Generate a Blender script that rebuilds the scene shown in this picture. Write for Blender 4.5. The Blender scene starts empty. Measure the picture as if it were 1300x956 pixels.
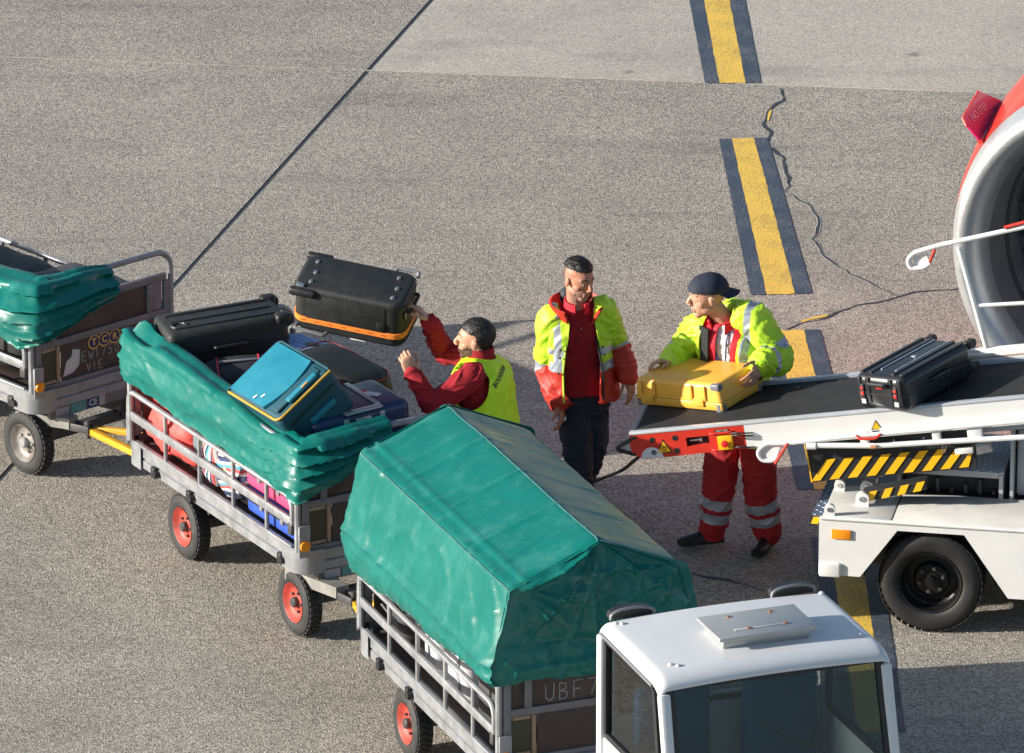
import bpy, bmesh, math, random
from mathutils import Vector, Matrix, Euler, noise
random.seed(7)
SC = bpy.context.scene
COL = SC.collection
rad = math.radians
V = Vector

# ------------------------------------------------------------------ camera, sky, sun
PITCH, FOC, S0 = rad(20), 10000.0, 195.0
DIST = FOC / S0
CAM = V((0, -DIST * math.cos(PITCH), DIST * math.sin(PITCH)))
FWD = V((0, math.cos(PITCH), -math.sin(PITCH)))
UPV = V((0, math.sin(PITCH), math.cos(PITCH)))
RGT = V((1, 0, 0))
cd = bpy.data.cameras.new('camera')
cam = bpy.data.objects.new('camera', cd)
COL.objects.link(cam)
cam.location = CAM
cam.rotation_euler = (rad(90) - PITCH, 0, 0)
cd.sensor_fit = 'HORIZONTAL'
cd.sensor_width = 36
cd.lens = 36 * FOC / 1300
cd.clip_start = 1
cd.clip_end = 3000
SC.camera = cam

SUN_EL, SUN_AZ = rad(17.0), rad(190)          # azimuth counter-clockwise from +X: light comes from the left
sdir = V((math.cos(SUN_AZ) * math.cos(SUN_EL), math.sin(SUN_AZ) * math.cos(SUN_EL), math.sin(SUN_EL)))
W = bpy.data.worlds.new('World')
SC.world = W
W.use_nodes = True
wn = W.node_tree.nodes
wl = W.node_tree.links
bg = wn['Background']
sky = wn.new('ShaderNodeTexSky')
sky.sky_type = 'NISHITA'
sky.sun_disc = False
sky.sun_elevation = SUN_EL
sky.sun_rotation = rad(90) - SUN_AZ
sky.air_density = 1.0
sky.dust_density = 0.7
wl.new(sky.outputs[0], bg.inputs[0])
bg.inputs[1].default_value = 0.085
ld_ = bpy.data.lights.new('sun', 'SUN')
sun = bpy.data.objects.new('sun', ld_)
COL.objects.link(sun)
ld_.energy = 5.0
ld_.angle = rad(0.53)
ld_.color = (1.0, 0.93, 0.82)
sun.rotation_euler = sdir.to_track_quat('Z', 'Y').to_euler()
SC.view_settings.view_transform = 'Standard'
SC.view_settings.look = 'None'
SC.view_settings.gamma = 1
SC.view_settings.exposure = 0.90

# ------------------------------------------------------------------ helpers: pixels of the survey photograph to points
def ray(px, py):
    return FWD * FOC + RGT * (px - 650) - UPV * (py - 478)
def at(px, py, z=0.0):
    d = ray(px, py)
    return CAM + d * ((z - CAM.z) / d.z)
def aty(px, py, Y):
    d = ray(px, py)
    return CAM + d * ((Y - CAM.y) / d.y)
def onp(px, py, P, n):
    d = ray(px, py)
    return CAM + d * ((V(P) - CAM).dot(n) / d.dot(n))

# ------------------------------------------------------------------ materials
MATS = {}
def mat(name, col, rough=0.5, metal=0.0, var=0.12, vscale=6.0, bump=0.0, bscale=40.0, spec=0.5, coat=0.0,
        col2=None, c2scale=3.0, c2amt=0.5, c2pos=0.5, fine=0.0):
    if name in MATS:
        return MATS[name]
    m = bpy.data.materials.new(name)
    MATS[name] = m
    m.use_nodes = True
    N, L = m.node_tree.nodes, m.node_tree.links
    b = N['Principled BSDF']
    b.inputs['Roughness'].default_value = rough
    b.inputs['Metallic'].default_value = metal
    b.inputs['Specular IOR Level'].default_value = spec
    b.inputs['Coat Weight'].default_value = coat
    tc = N.new('ShaderNodeTexCoord')
    n1 = N.new('ShaderNodeTexNoise')
    n1.inputs['Scale'].default_value = vscale
    n1.inputs['Detail'].default_value = 5
    n1.inputs['Roughness'].default_value = 0.65
    L.new(tc.outputs['Object'], n1.inputs['Vector'])
    mr = N.new('ShaderNodeMapRange')
    mr.inputs[1].default_value = 0.3
    mr.inputs[2].default_value = 0.7
    mr.inputs[3].default_value = 1 - var
    mr.inputs[4].default_value = 1 + var
    L.new(n1.outputs['Fac'], mr.inputs[0])
    mx = N.new('ShaderNodeMix')
    mx.data_type = 'RGBA'
    mx.blend_type = 'MULTIPLY'
    mx.inputs[0].default_value = 1
    mx.inputs[6].default_value = (*col, 1)
    L.new(mr.outputs[0], mx.inputs[7])
    out = mx.outputs[2]
    if col2 is not None:
        n2 = N.new('ShaderNodeTexNoise')
        n2.inputs['Scale'].default_value = c2scale
        n2.inputs['Detail'].default_value = 7
        n2.inputs['Roughness'].default_value = 0.7
        L.new(tc.outputs['Object'], n2.inputs['Vector'])
        m2 = N.new('ShaderNodeMapRange')
        m2.inputs[1].default_value = c2pos
        m2.inputs[2].default_value = c2pos + 0.2
        m2.inputs[3].default_value = 0
        m2.inputs[4].default_value = c2amt
        L.new(n2.outputs['Fac'], m2.inputs[0])
        x2 = N.new('ShaderNodeMix')
        x2.data_type = 'RGBA'
        L.new(m2.outputs[0], x2.inputs[0])
        L.new(out, x2.inputs[6])
        x2.inputs[7].default_value = (*col2, 1)
        out = x2.outputs[2]
    L.new(out, b.inputs['Base Color'])
    if rough < 0.9:
        r2 = N.new('ShaderNodeMapRange')
        r2.inputs[1].default_value = 0.3
        r2.inputs[2].default_value = 0.7
        r2.inputs[3].default_value = max(0.03, rough - 0.1)
        r2.inputs[4].default_value = min(1, rough + 0.1)
        L.new(n1.outputs['Fac'], r2.inputs[0])
        L.new(r2.outputs[0], b.inputs['Roughness'])
    if bump > 0:
        n3 = N.new('ShaderNodeTexNoise')
        n3.inputs['Scale'].default_value = bscale
        n3.inputs['Detail'].default_value = 4
        L.new(tc.outputs['Object'], n3.inputs['Vector'])
        bp = N.new('ShaderNodeBump')
        bp.inputs['Strength'].default_value = 1
        bp.inputs['Distance'].default_value = bump
        L.new(n3.outputs['Fac'], bp.inputs['Height'])
        L.new(bp.outputs[0], b.inputs['Normal'])
    return m

def striped(name, cols, scale, axis, rough=0.8):
    """woven stripes: a list of colours repeated along one object axis"""
    m = bpy.data.materials.new(name)
    MATS[name] = m
    m.use_nodes = True
    N, L = m.node_tree.nodes, m.node_tree.links
    b = N['Principled BSDF']
    b.inputs['Roughness'].default_value = rough
    tc = N.new('ShaderNodeTexCoord')
    sp = N.new('ShaderNodeSeparateXYZ')
    nz = N.new('ShaderNodeTexNoise')
    nz.inputs['Scale'].default_value = 7
    L.new(tc.outputs['Object'], nz.inputs['Vector'])
    va = N.new('ShaderNodeVectorMath')
    va.operation = 'MULTIPLY_ADD'
    L.new(nz.outputs['Color'], va.inputs[0])
    va.inputs[1].default_value = (0.05, 0.05, 0.05)
    L.new(tc.outputs['Object'], va.inputs[2])
    L.new(va.outputs[0], sp.inputs[0])
    mu = N.new('ShaderNodeMath')
    mu.operation = 'MULTIPLY'
    mu.inputs[1].default_value = scale
    L.new(sp.outputs[axis], mu.inputs[0])
    fr = N.new('ShaderNodeMath')
    fr.operation = 'FRACT'
    L.new(mu.outputs[0], fr.inputs[0])
    cr = N.new('ShaderNodeValToRGB')
    cr.color_ramp.interpolation = 'CONSTANT'
    els = cr.color_ramp.elements
    while len(els) < len(cols):
        els.new(0.5)
    for i, c in enumerate(cols):
        els[i].position = i / len(cols)
        els[i].color = (*c, 1)
    L.new(fr.outputs[0], cr.inputs[0])
    L.new(cr.outputs[0], b.inputs['Base Color'])
    return m

# ------------------------------------------------------------------ mesh builder
class B:
    def __init__(s):
        s.v, s.f, s.m = [], [], []
    def add(s, vs, fs, mi=0):
        o = len(s.v)
        s.v += [V(p) for p in vs]
        s.f += [tuple(i + o for i in f) for f in fs]
        s.m += [mi] * len(fs)
        return s
    def bm(s, bm, M=None, mi=0):
        bm.verts.ensure_lookup_table()
        bm.verts.index_update()
        vs = [(M @ v.co) if M else v.co.copy() for v in bm.verts]
        fs = [[v.index for v in f.verts] for f in bm.faces]
        bm.free()
        return s.add(vs, fs, mi)
    def box(s, c, d, M=None, bev=0.0, seg=2, mi=0, taper=None):
        bm = bmesh.new()
        bmesh.ops.create_cube(bm, size=1)
        for v in bm.verts:
            k = 1.0
            if taper and v.co.z > 0:
                k = taper
            v.co = V((v.co.x * d[0] * k, v.co.y * d[1] * k, v.co.z * d[2]))
        if bev > 0:
            bmesh.ops.bevel(bm, geom=bm.edges[:], offset=min(bev, min(d) * 0.49), segments=seg, affect='EDGES', profile=0.5)
        T = Matrix.Translation(V(c))
        if M is not None:
            T = T @ M.to_4x4()
        return s.bm(bm, T, mi)
    def beam(s, p0, p1, w, h, up=(0, 0, 1), bev=0.0, mi=0):
        p0, p1 = V(p0), V(p1)
        x = (p1 - p0)
        l = x.length
        x.normalize()
        y = V(up).cross(x)
        if y.length < 1e-4:
            y = V((0, 1, 0)).cross(x)
        y.normalize()
        z = x.cross(y)
        M = Matrix((x, y, z)).transposed()
        return s.box((p0 + p1) / 2, (l, w, h), M, bev, 2, mi)
    def tube(s, pts, r, n=8, closed=False, cap=True, mi=0):
        pts = [V(p) for p in pts]
        rs = r if isinstance(r, (list, tuple)) else [r] * len(pts)
        N_ = len(pts)
        vs, fs = [], []
        prev = None
        for i, p in enumerate(pts):
            if closed:
                t = pts[(i + 1) % N_] - pts[i - 1]
            else:
                t = pts[min(i + 1, N_ - 1)] - pts[max(i - 1, 0)]
            t.normalize()
            if prev is None:
                a = V((0, 0, 1)) if abs(t.z) < 0.9 else V((1, 0, 0))
                u = a.cross(t).normalized()
            else:
                u = (prev - t * prev.dot(t)).normalized()
            prev = u
            w = t.cross(u)
            for k in range(n):
                a = 2 * math.pi * k / n
                vs.append(p + (u * math.cos(a) + w * math.sin(a)) * rs[i])
        R_ = N_ if closed else N_ - 1
        for i in range(R_):
            j = (i + 1) % N_
            for k in range(n):
                fs.append((i * n + k, i * n + (k + 1) % n, j * n + (k + 1) % n, j * n + k))
        if cap and not closed:
            fs.append(tuple(range(n))[::-1])
            fs.append(tuple(range((N_ - 1) * n, N_ * n)))
        return s.add(vs, fs, mi)
    def cyl(s, p0, p1, r0, r1=None, n=16, mi=0):
        return s.tube([p0, p1], [r0, r0 if r1 is None else r1], n, mi=mi)
    def lathe(s, prof, M, n=48, mi=0, a0=0.0, a1=2 * math.pi, close=True):
        """prof: (axial, radius) pairs; axis = local x of M"""
        vs, fs = [], []
        full = close
        K = n if full else n + 1
        for (x, r) in prof:
            for k in range(K):
                a = a0 + (a1 - a0) * k / n
                vs.append(M @ V((x, r * math.cos(a), r * math.sin(a))))
        for i in range(len(prof) - 1):
            for k in range(n if full else n):
                k2 = (k + 1) % K
                fs.append((i * K + k, (i + 1) * K + k, (i + 1) * K + k2, i * K + k2))
        return s.add(vs, fs, mi)
    def prism(s, poly, axis_vec, mi=0):
        """closed polygon (3D points) pushed along axis_vec"""
        n = len(poly)
        a = V(axis_vec)
        vs = [V(p) for p in poly] + [V(p) + a for p in poly]
        fs = [tuple(range(n))[::-1], tuple(range(n, 2 * n))]
        fs += [(i, (i + 1) % n, n + (i + 1) % n, n + i) for i in range(n)]
        return s.add(vs, fs, mi)
    def grid(s, P, mi=0, wrap=False):
        R_, C_ = len(P), len(P[0])
        vs = [p for row in P for p in row]
        fs = []
        for i in range(R_ - 1):
            for j in range(C_ if wrap else C_ - 1):
                j2 = (j + 1) % C_
                fs.append((i * C_ + j, i * C_ + j2, (i + 1) * C_ + j2, (i + 1) * C_ + j))
        return s.add(vs, fs, mi)
    def ell(s, c, r, M=None, n=14, mi=0):
        bm = bmesh.new()
        bmesh.ops.create_uvsphere(bm, u_segments=n, v_segments=max(6, n // 2 + 1), radius=1)
        T = Matrix.Translation(V(c))
        if M is not None:
            T = T @ M.to_4x4()
        return s.bm(bm, T @ Matrix.Diagonal((r[0], r[1], r[2], 1)), mi)
    def capsule(s, p0, p1, r0, r1, n=14, mi=0):
        p0, p1 = V(p0), V(p1)
        s.ell(p0, (r0, r0, r0), n=n, mi=mi)
        s.ell(p1, (r1, r1, r1), n=n, mi=mi)
        if (p1 - p0).length > 1e-5:
            s.tube([p0, p1], [r0, r1], n, mi=mi)
        return s
    def soft(s, c, d, M=None, e=3.2, n=10, wob=0.0, seed=0, mi=0):
        """soft bag: superellipsoid box"""
        bm = bmesh.new()
        bmesh.ops.create_cube(bm, size=2)
        bmesh.ops.subdivide_edges(bm, edges=bm.edges[:], cuts=n, use_grid_fill=True)
        for v in bm.verts:
            p = v.co
            k = (abs(p.x) ** e + abs(p.y) ** e + abs(p.z) ** e) ** (1 / e)
            q = p / k
            w = 1 + wob * noise.noise(q * 2.1 + V((seed, seed * 2, 0))) + wob * 0.5 * noise.noise(q * 5 + V((0, seed, 3)))
            v.co = V((q.x * d[0] / 2, q.y * d[1] / 2, q.z * d[2] / 2)) * w
        T = Matrix.Translation(V(c))
        if M is not None:
            T = T @ M.to_4x4()
        return s.bm(bm, T, mi)
    def mesh(s, name):
        me = bpy.data.meshes.new(name)
        me.from_pydata([tuple(v) for v in s.v], [], s.f)
        return me
    def build(s, name, mats, parent=None, ang=35, recalc=True):
        me = s.mesh(name)
        if not isinstance(mats, (list, tuple)):
            mats = [mats]
        for m in mats:
            me.materials.append(m)
        if len(mats) > 1:
            me.polygons.foreach_set('material_index', s.m)
        if recalc:
            bm = bmesh.new()
            bm.from_mesh(me)
            bmesh.ops.recalc_face_normals(bm, faces=bm.faces[:])
            bm.to_mesh(me)
            bm.free()
        finish(me, ang)
        return link(name, me, parent)

def finish(me, ang=35):
    me.polygons.foreach_set('use_smooth', [True] * len(me.polygons))
    me.set_sharp_from_angle(angle=rad(ang))
    me.update()
def link(name, me, parent=None):
    o = bpy.data.objects.new(name, me)
    COL.objects.link(o)
    if parent is not None:
        o.parent = parent
    return o
def thing(name, label, cat, loc=(0, 0, 0), rot=None, group=None, kind=None):
    o = bpy.data.objects.new(name, None)
    COL.objects.link(o)
    o.empty_display_size = 0.2
    o.location = loc
    if rot is not None:
        o.rotation_euler = rot.to_euler() if isinstance(rot, Matrix) else rot
    return tag(o, label, cat, group, kind)
def tag(o, label=None, cat=None, group=None, kind=None):
    if label: o['label'] = label
    if cat: o['category'] = cat
    if group: o['group'] = group
    if kind: o['kind'] = kind
    return o
def dup(o, parent=None, **kw):
    c = o.copy()
    COL.objects.link(c)
    if parent is not None:
        c.parent = parent
    for ch in list(o.children):
        dup(ch, c)
    return c
def fillet(pts, r, seg=5, closed=False):
    pts = [V(p) for p in pts]
    out = []
    n = len(pts)
    for i, p in enumerate(pts):
        if not closed and i in (0, n - 1):
            out.append(p)
            continue
        a, c = pts[i - 1], pts[(i + 1) % n]
        d0, d1 = a - p, c - p
        k = min(r, d0.length * 0.49, d1.length * 0.49)
        p0, p1 = p + d0.normalized() * k, p + d1.normalized() * k
        for j in range(seg + 1):
            t = j / seg
            out.append(p0 * (1 - t) ** 2 + p * 2 * t * (1 - t) + p1 * t * t)
    return out
def axes(x, y):
    """rotation with local x along x and local y near y"""
    x = V(x).normalized()
    z = x.cross(V(y)).normalized()
    y = z.cross(x)
    return Matrix((x, y, z)).transposed()
def rz(deg):
    return Matrix.Rotation(rad(deg), 3, 'Z')
def text_obj(name, s, M, size, m, parent=None, thick=0.0006, align='CENTER', bold=0.0):
    cu = bpy.data.curves.new(name, 'FONT')
    cu.body = s
    cu.size = size
    cu.extrude = thick
    cu.offset = bold
    cu.align_x = align
    cu.align_y = 'CENTER'
    cu.resolution_u = 3
    t = bpy.data.objects.new('tmp', cu)
    COL.objects.link(t)
    dg = bpy.context.evaluated_depsgraph_get()
    me = bpy.data.meshes.new_from_object(t.evaluated_get(dg))
    bpy.data.objects.remove(t)
    me.name = name
    me.materials.clear()
    me.materials.append(m)
    me.transform(M)
    return link(name, me, parent)
def frame4(o, x, y):
    M = axes(x, y).to_4x4()
    M.translation = V(o)
    return M
GLY = {'E': [[(.7, 1), (0, 1), (0, 0), (.75, 0)], [(0, .5), (.6, .52)]],
       'W': [[(0, 1), (.2, 0), (.42, .7), (.6, 0), (.85, 1)]],
       'V': [[(0, 1), (.3, 0), (.65, 1)]], 'I': [[(.3, 1), (.3, 0)]],
       '1': [[(.1, .75), (.4, 1), (.4, 0)]], '7': [[(0, 1), (.7, 1), (.25, 0)]],
       '5': [[(.65, 1), (.15, 1), (.1, .55), (.5, .6), (.65, .3), (.4, 0), (.05, .08)]],
       '0': [[(.35, 1), (.05, .6), (.15, .1), (.45, 0), (.7, .4), (.6, .85), (.35, 1)]],
       'B': [[(0, 0), (0, 1), (.5, .9), (.5, .6), (0, .5), (.6, .4), (.55, .05), (0, 0)]],
       'F': [[(0, 0), (0, 1), (.7, 1)], [(0, .5), (.55, .5)]],
       'U': [[(0, 1), (.05, .2), (.35, 0), (.65, .2), (.7, 1)]],
       '2': [[(0, .8), (.3, 1), (.65, .75), (.05, 0), (.75, .02)]]}
def scribble(name, s, M, h, m, parent, w=0.006):
    b = B()
    x = 0
    for ch in s:
        for st in GLY.get(ch, []):
            for (a, c) in zip(st, st[1:]):
                p = V((x + a[0] * .75, a[1], 0)) * h
                q = V((x + c[0] * .75, c[1], 0)) * h
                d = (q - p)
                if d.length < 1e-6: continue
                nrm = V((-d.y, d.x, 0)).normalized() * w / 2
                b.add([M @ (p + nrm), M @ (p - nrm), M @ (q - nrm), M @ (q + nrm)], [(0, 1, 2, 3)])
        x += .85
    return b.build(name, m, parent, recalc=False)
def modmesh(me, fn):
    """run modifiers on a mesh and return the evaluated copy"""
    o = bpy.data.objects.new('tmp', me)
    COL.objects.link(o)
    fn(o)
    dg = bpy.context.evaluated_depsgraph_get()
    r = bpy.data.meshes.new_from_object(o.evaluated_get(dg))
    bpy.data.objects.remove(o)
    return r

# ------------------------------------------------------------------ common materials
GALV = mat('galvanised_steel', (.28, .29, .31), .45, .4, .18, 9, .0006, 60, col2=(.22, .21, .2), c2amt=.5, c2pos=.55, c2scale=8)
DARKST = mat('dark_steel', (.07, .07, .075), .5, .3, .2, 8, .0005, 60)
RUBBER = mat('tyre_rubber', (.022, .022, .024), .75, 0, .3, 12, .0008, 90, col2=(.09, .085, .08), c2amt=.6, c2pos=.55)
WHITE = mat('white_paint', (.69, .69, .68), .38, 0, .05, 3, .0003, 30, col2=(.4, .38, .34), c2amt=.35, c2pos=.6, c2scale=5)
RED = mat('red_paint', (.58, .035, .02), .4, 0, .1, 6, .0003, 40, col2=(.3, .03, .02), c2amt=.5, c2pos=.58)
YEL = mat('yellow_paint', (.60, .31, .02), .45, 0, .1, 6, .0003, 40, col2=(.35, .2, .04), c2amt=.6, c2pos=.6)
BLKP = mat('black_plastic', (.014, .014, .016), .5, 0, .2, 10, .0003, 60)
GREYP = mat('grey_plastic', (.16, .165, .18), .45, 0, .15, 10, .0003, 60)
CHROME = mat('bright_metal', (.7, .7, .72), .25, .9, .05, 5)
AMBER = mat('amber_plastic', (.85, .28, .01), .3, 0, .05, 10)
PAPER = mat('paper', (.62, .62, .62), .7, 0, .06, 20)
TARP = mat('green_tarpaulin', (.001, .128, .108), .35, 0, .1, 3, .0010, 16, col2=(.045, .20, .18), c2amt=.5, c2pos=.5, c2scale=5, spec=.4)
BOARD = mat('brown_board', (.055, .038, .034), .65, 0, .3, 5, .0008, 30, col2=(.11, .095, .09), c2amt=.6, c2pos=.5, c2scale=4)
WOODT = mat('wood_trim', (.3, .21, .14), .7, 0, .2, 10, .001, 50)
REDRIM = mat('red_rim', (.42, .05, .032), .55, 0, .25, 10, .0004, 50, col2=(.10, .05, .045), c2amt=.75, c2pos=.5, c2scale=8)
# ------------------------------------------------------------------ ground
def concrete(name, c1, c2, c3, smooth=False):
    m = bpy.data.materials.new(name)
    m.use_nodes = True
    N, L = m.node_tree.nodes, m.node_tree.links
    b = N['Principled BSDF']
    b.inputs['Roughness'].default_value = .85
    b.inputs['Specular IOR Level'].default_value = .25
    tc = N.new('ShaderNodeTexCoord')
    # aggregate grains
    vo = N.new('ShaderNodeTexVoronoi')
    vo.inputs['Scale'].default_value = 82 if not smooth else 105
    L.new(tc.outputs['Object'], vo.inputs['Vector'])
    sx = N.new('ShaderNodeSeparateColor')
    L.new(vo.outputs['Color'], sx.inputs[0])
    cr = N.new('ShaderNodeValToRGB')
    e = cr.color_ramp.elements
    e[0].position = 0.0
    e[0].color = (*c1, 1)
    e[1].position = 1.0
    e[1].color = (*c3, 1)
    k = e.new(.5)
    k.color = (*c2, 1)
    L.new(sx.outputs[0], cr.inputs[0])
    # patches of weather
    n1 = N.new('ShaderNodeTexNoise')
    n1.inputs['Scale'].default_value = .55
    n1.inputs['Detail'].default_value = 9
    n1.inputs['Roughness'].default_value = .62
    L.new(tc.outputs['Object'], n1.inputs['Vector'])
    mr = N.new('ShaderNodeMapRange')
    mr.inputs[1].default_value = .3
    mr.inputs[2].default_value = .72
    mr.inputs[3].default_value = .84
    mr.inputs[4].default_value = 1.16
    L.new(n1.outputs['Fac'], mr.inputs[0])
    mx = N.new('ShaderNodeMix')
    mx.data_type = 'RGBA'
    mx.blend_type = 'MULTIPLY'
    mx.inputs[0].default_value = 1
    L.new(cr.outputs[0], mx.inputs[6])
    L.new(mr.outputs[0], mx.inputs[7])
    # dark rubber and oil marks, stretched along the wheel paths
    mp = N.new('ShaderNodeMapping')
    mp.inputs['Scale'].default_value = (.25, 1.1, 1)
    mp.inputs['Rotation'].default_value = (0, 0, rad(8))
    L.new(tc.outputs['Object'], mp.inputs[0])
    n2 = N.new('ShaderNodeTexNoise')
    n2.inputs['Scale'].default_value = 1.3
    n2.inputs['Detail'].default_value = 8
    n2.inputs['Roughness'].default_value = .7
    L.new(mp.outputs[0], n2.inputs['Vector'])
    m2 = N.new('ShaderNodeMapRange')
    m2.inputs[1].default_value = .53
    m2.inputs[2].default_value = .75
    m2.inputs[3].default_value = 0
    m2.inputs[4].default_value = .45
    L.new(n2.outputs['Fac'], m2.inputs[0])
    x2 = N.new('ShaderNodeMix')
    x2.data_type = 'RGBA'
    L.new(m2.outputs[0], x2.inputs[0])
    L.new(mx.outputs[2], x2.inputs[6])
    x2.inputs[7].default_value = (.085, .08, .075, 1)
    # scattered oil drips
    v3 = N.new('ShaderNodeTexVoronoi')
    v3.inputs['Scale'].default_value = .9
    L.new(tc.outputs['Object'], v3.inputs['Vector'])
    n5 = N.new('ShaderNodeTexNoise')
    n5.inputs['Scale'].default_value = 9
    L.new(tc.outputs['Object'], n5.inputs['Vector'])
    a5 = N.new('ShaderNodeMath')
    a5.operation = 'MULTIPLY_ADD'
    L.new(n5.outputs['Fac'], a5.inputs[0])
    a5.inputs[1].default_value = .12
    L.new(v3.outputs['Distance'], a5.inputs[2])
    m5 = N.new('ShaderNodeMapRange')
    m5.inputs[1].default_value = .085
    m5.inputs[2].default_value = .125
    m5.inputs[3].default_value = .5
    m5.inputs[4].default_value = 0
    L.new(a5.outputs[0], m5.inputs[0])
    x5 = N.new('ShaderNodeMix')
    x5.data_type = 'RGBA'
    L.new(m5.outputs[0], x5.inputs[0])
    L.new(x2.outputs[2], x5.inputs[6])
    x5.inputs[7].default_value = (.06, .055, .05, 1)
    L.new(x5.outputs[2], b.inputs['Base Color'])
    bp = N.new('ShaderNodeBump')
    bp.inputs['Distance'].default_value = .004 if not smooth else .002
    bp.inputs['Strength'].default_value = .8
    L.new(vo.outputs['Distance'], bp.inputs['Height'])
    L.new(bp.outputs[0], b.inputs['Normal'])
    return m
CONC = concrete('aggregate_concrete', (.165, .149, .130), (.322, .293, .252), (.487, .443, .38))
CONC2 = concrete('smoother_concrete', (.285, .260, .228), (.435, .398, .348), (.58, .532, .465), True)
SEAL = mat('joint_sealant', (.035, .04, .05), .6, 0, .2, 4)
SEALL = mat('pale_joint_filler', (.46, .435, .39), .85, 0, .2, 6)

apron = B().add([(-600, -600, -.012), (600, -600, -.012), (600, 600, -.012), (-600, 600, -.012)], [(0, 1, 2, 3)]).build('apron', CONC)
apron['kind'] = 'structure'

def clip(poly, p, n):
    out = []
    for i in range(len(poly)):
        a, c = poly[i], poly[(i + 1) % len(poly)]
        da, dc = (a - p).dot(n), (c - p).dot(n)
        if da >= 0: out.append(a)
        if da * dc < 0: out.append(a + (c - a) * (da / (da - dc)))
    return out
Ja, Jb = at(548, 0), at(0, 608)                       # dark diagonal joint
Ba, Bb = at(0, 72), at(1230, 117)                     # pale cross joints
Ca, Cb = at(640, 463), at(1122, 483)
def perp(a, b_):
    d = (b_ - a).normalized()
    return V((-d.y, d.x, 0))
nJ, nB, nC = perp(Ja, Jb), perp(Ba, Bb), perp(Ca, Cb)     # nJ points right of the joint, nB and nC away from the camera
if nJ.x < 0: nJ = -nJ
sq = [V((-40, -30, 0)), V((40, -30, 0)), V((40, 40, 0)), V((-40, 40, 0))]
gJ, gB, gC = .017, .009, .005
def slab(sj, sb, sc_, m):
    p = sq
    p = clip(p, Ja + nJ * gJ * sj, nJ * sj)
    if sb: p = clip(p, Ba + nB * gB * sb, nB * sb)
    if sc_: p = clip(p, Ca + nC * gC * sc_, nC * sc_)
    b = B()
    b.prism([V((q.x, q.y, -.011)) for q in p], (0, 0, .011))
    o = b.build('concrete_slab', m, apron)
    return o
slab(-1, 1, 0, CONC)
slab(1, 1, 0, CONC2)
slab(-1, -1, 1, CONC)
slab(1, -1, 1, CONC)
slab(-1, 0, -1, CONC)
slab(1, 0, -1, CONC)
def strip(name, a, c, w, z, m):
    d = (c - a).normalized()
    a, c = a - d * 25, c + d * 25
    n = V((-d.y, d.x, 0)) * w
    h = V((0, 0, z))
    K = 160
    P = [[a + (c - a) * (i / K) + n * s + h + n * .12 * noise.noise(V((i * .9, s * 9, 0))) for s in (-1, 1)] for i in range(K + 1)]
    return B().grid(P).build(name, m, apron)
strip('joint_sealant', Ja, Jb, gJ * 1.15, -.004, SEAL)
strip('joint_filler', Ba, Bb, gB * 1.6, -.003, SEALL)
strip('joint_filler', Ca, Cb, gC * 1.5, -.0035, SEALL)

# cracks: jagged sealed ribbons
def crack(pts, w, name='crack', m=SEAL, seed=1, z=.0035):
    P = [at(x, y) for x, y in pts]
    Q = []
    for a, c in zip(P, P[1:]):
        k = max(2, int((c - a).length / .06))
        Q += [a + (c - a) * (i / k) for i in range(k)]
    Q.append(P[-1])
    rows = []
    for i, p in enumerate(Q):
        d = (Q[min(i + 1, len(Q) - 1)] - Q[max(i - 1, 0)]).normalized()
        n = V((-d.y, d.x, 0))
        j = noise.noise(V((i * .35, seed * 7.7, 0))) * .035 + noise.noise(V((i * 1.1, seed * 5.3, 2))) * .02
        ww = w * max(.25, 1 + 1.3 * noise.noise(V((i * .45, seed * 3.1, 5)))) * min(1, (i + 1) / 4, (len(Q) - i) / 4)
        c = p + n * j + V((0, 0, z))
        rows.append([c - n * ww, c + n * ww])
    return B().grid(rows).build(name, m, apron)
c5 = lambda L_: [(840 + x / 2.172, y / 2.172) for x, y in L_]
crack(c5([(322, 242), (338, 270), (305, 300), (287, 340), (298, 365), (290, 395), (335, 440), (358, 490), (338, 528)]), .010, seed=2)
crack(c5([(338, 528), (412, 570), (432, 600), (435, 630), (420, 660), (440, 700), (520, 755), (600, 795), (655, 820)]), .014, 'crack_filler', SEALL, seed=3, z=.0025)
crack(c5([(338, 528), (412, 570), (432, 600), (435, 630), (420, 660), (440, 700), (520, 755), (600, 795), (655, 820)]), .008, seed=3)
crack(c5([(1000, 790), (820, 797), (700, 808), (655, 820), (540, 843), (440, 880), (370, 900), (315, 932)]), .008, seed=4)
crack([(985, 428), (965, 440), (930, 452)], .012, seed=6)
crack([(850, 716), (864, 723), (924, 738), (985, 755), (1040, 775)], .010, seed=5)
crack([(1210, 795), (1240, 802), (1300, 816), (1360, 830)], .006, m=SEALL, seed=8)

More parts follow.
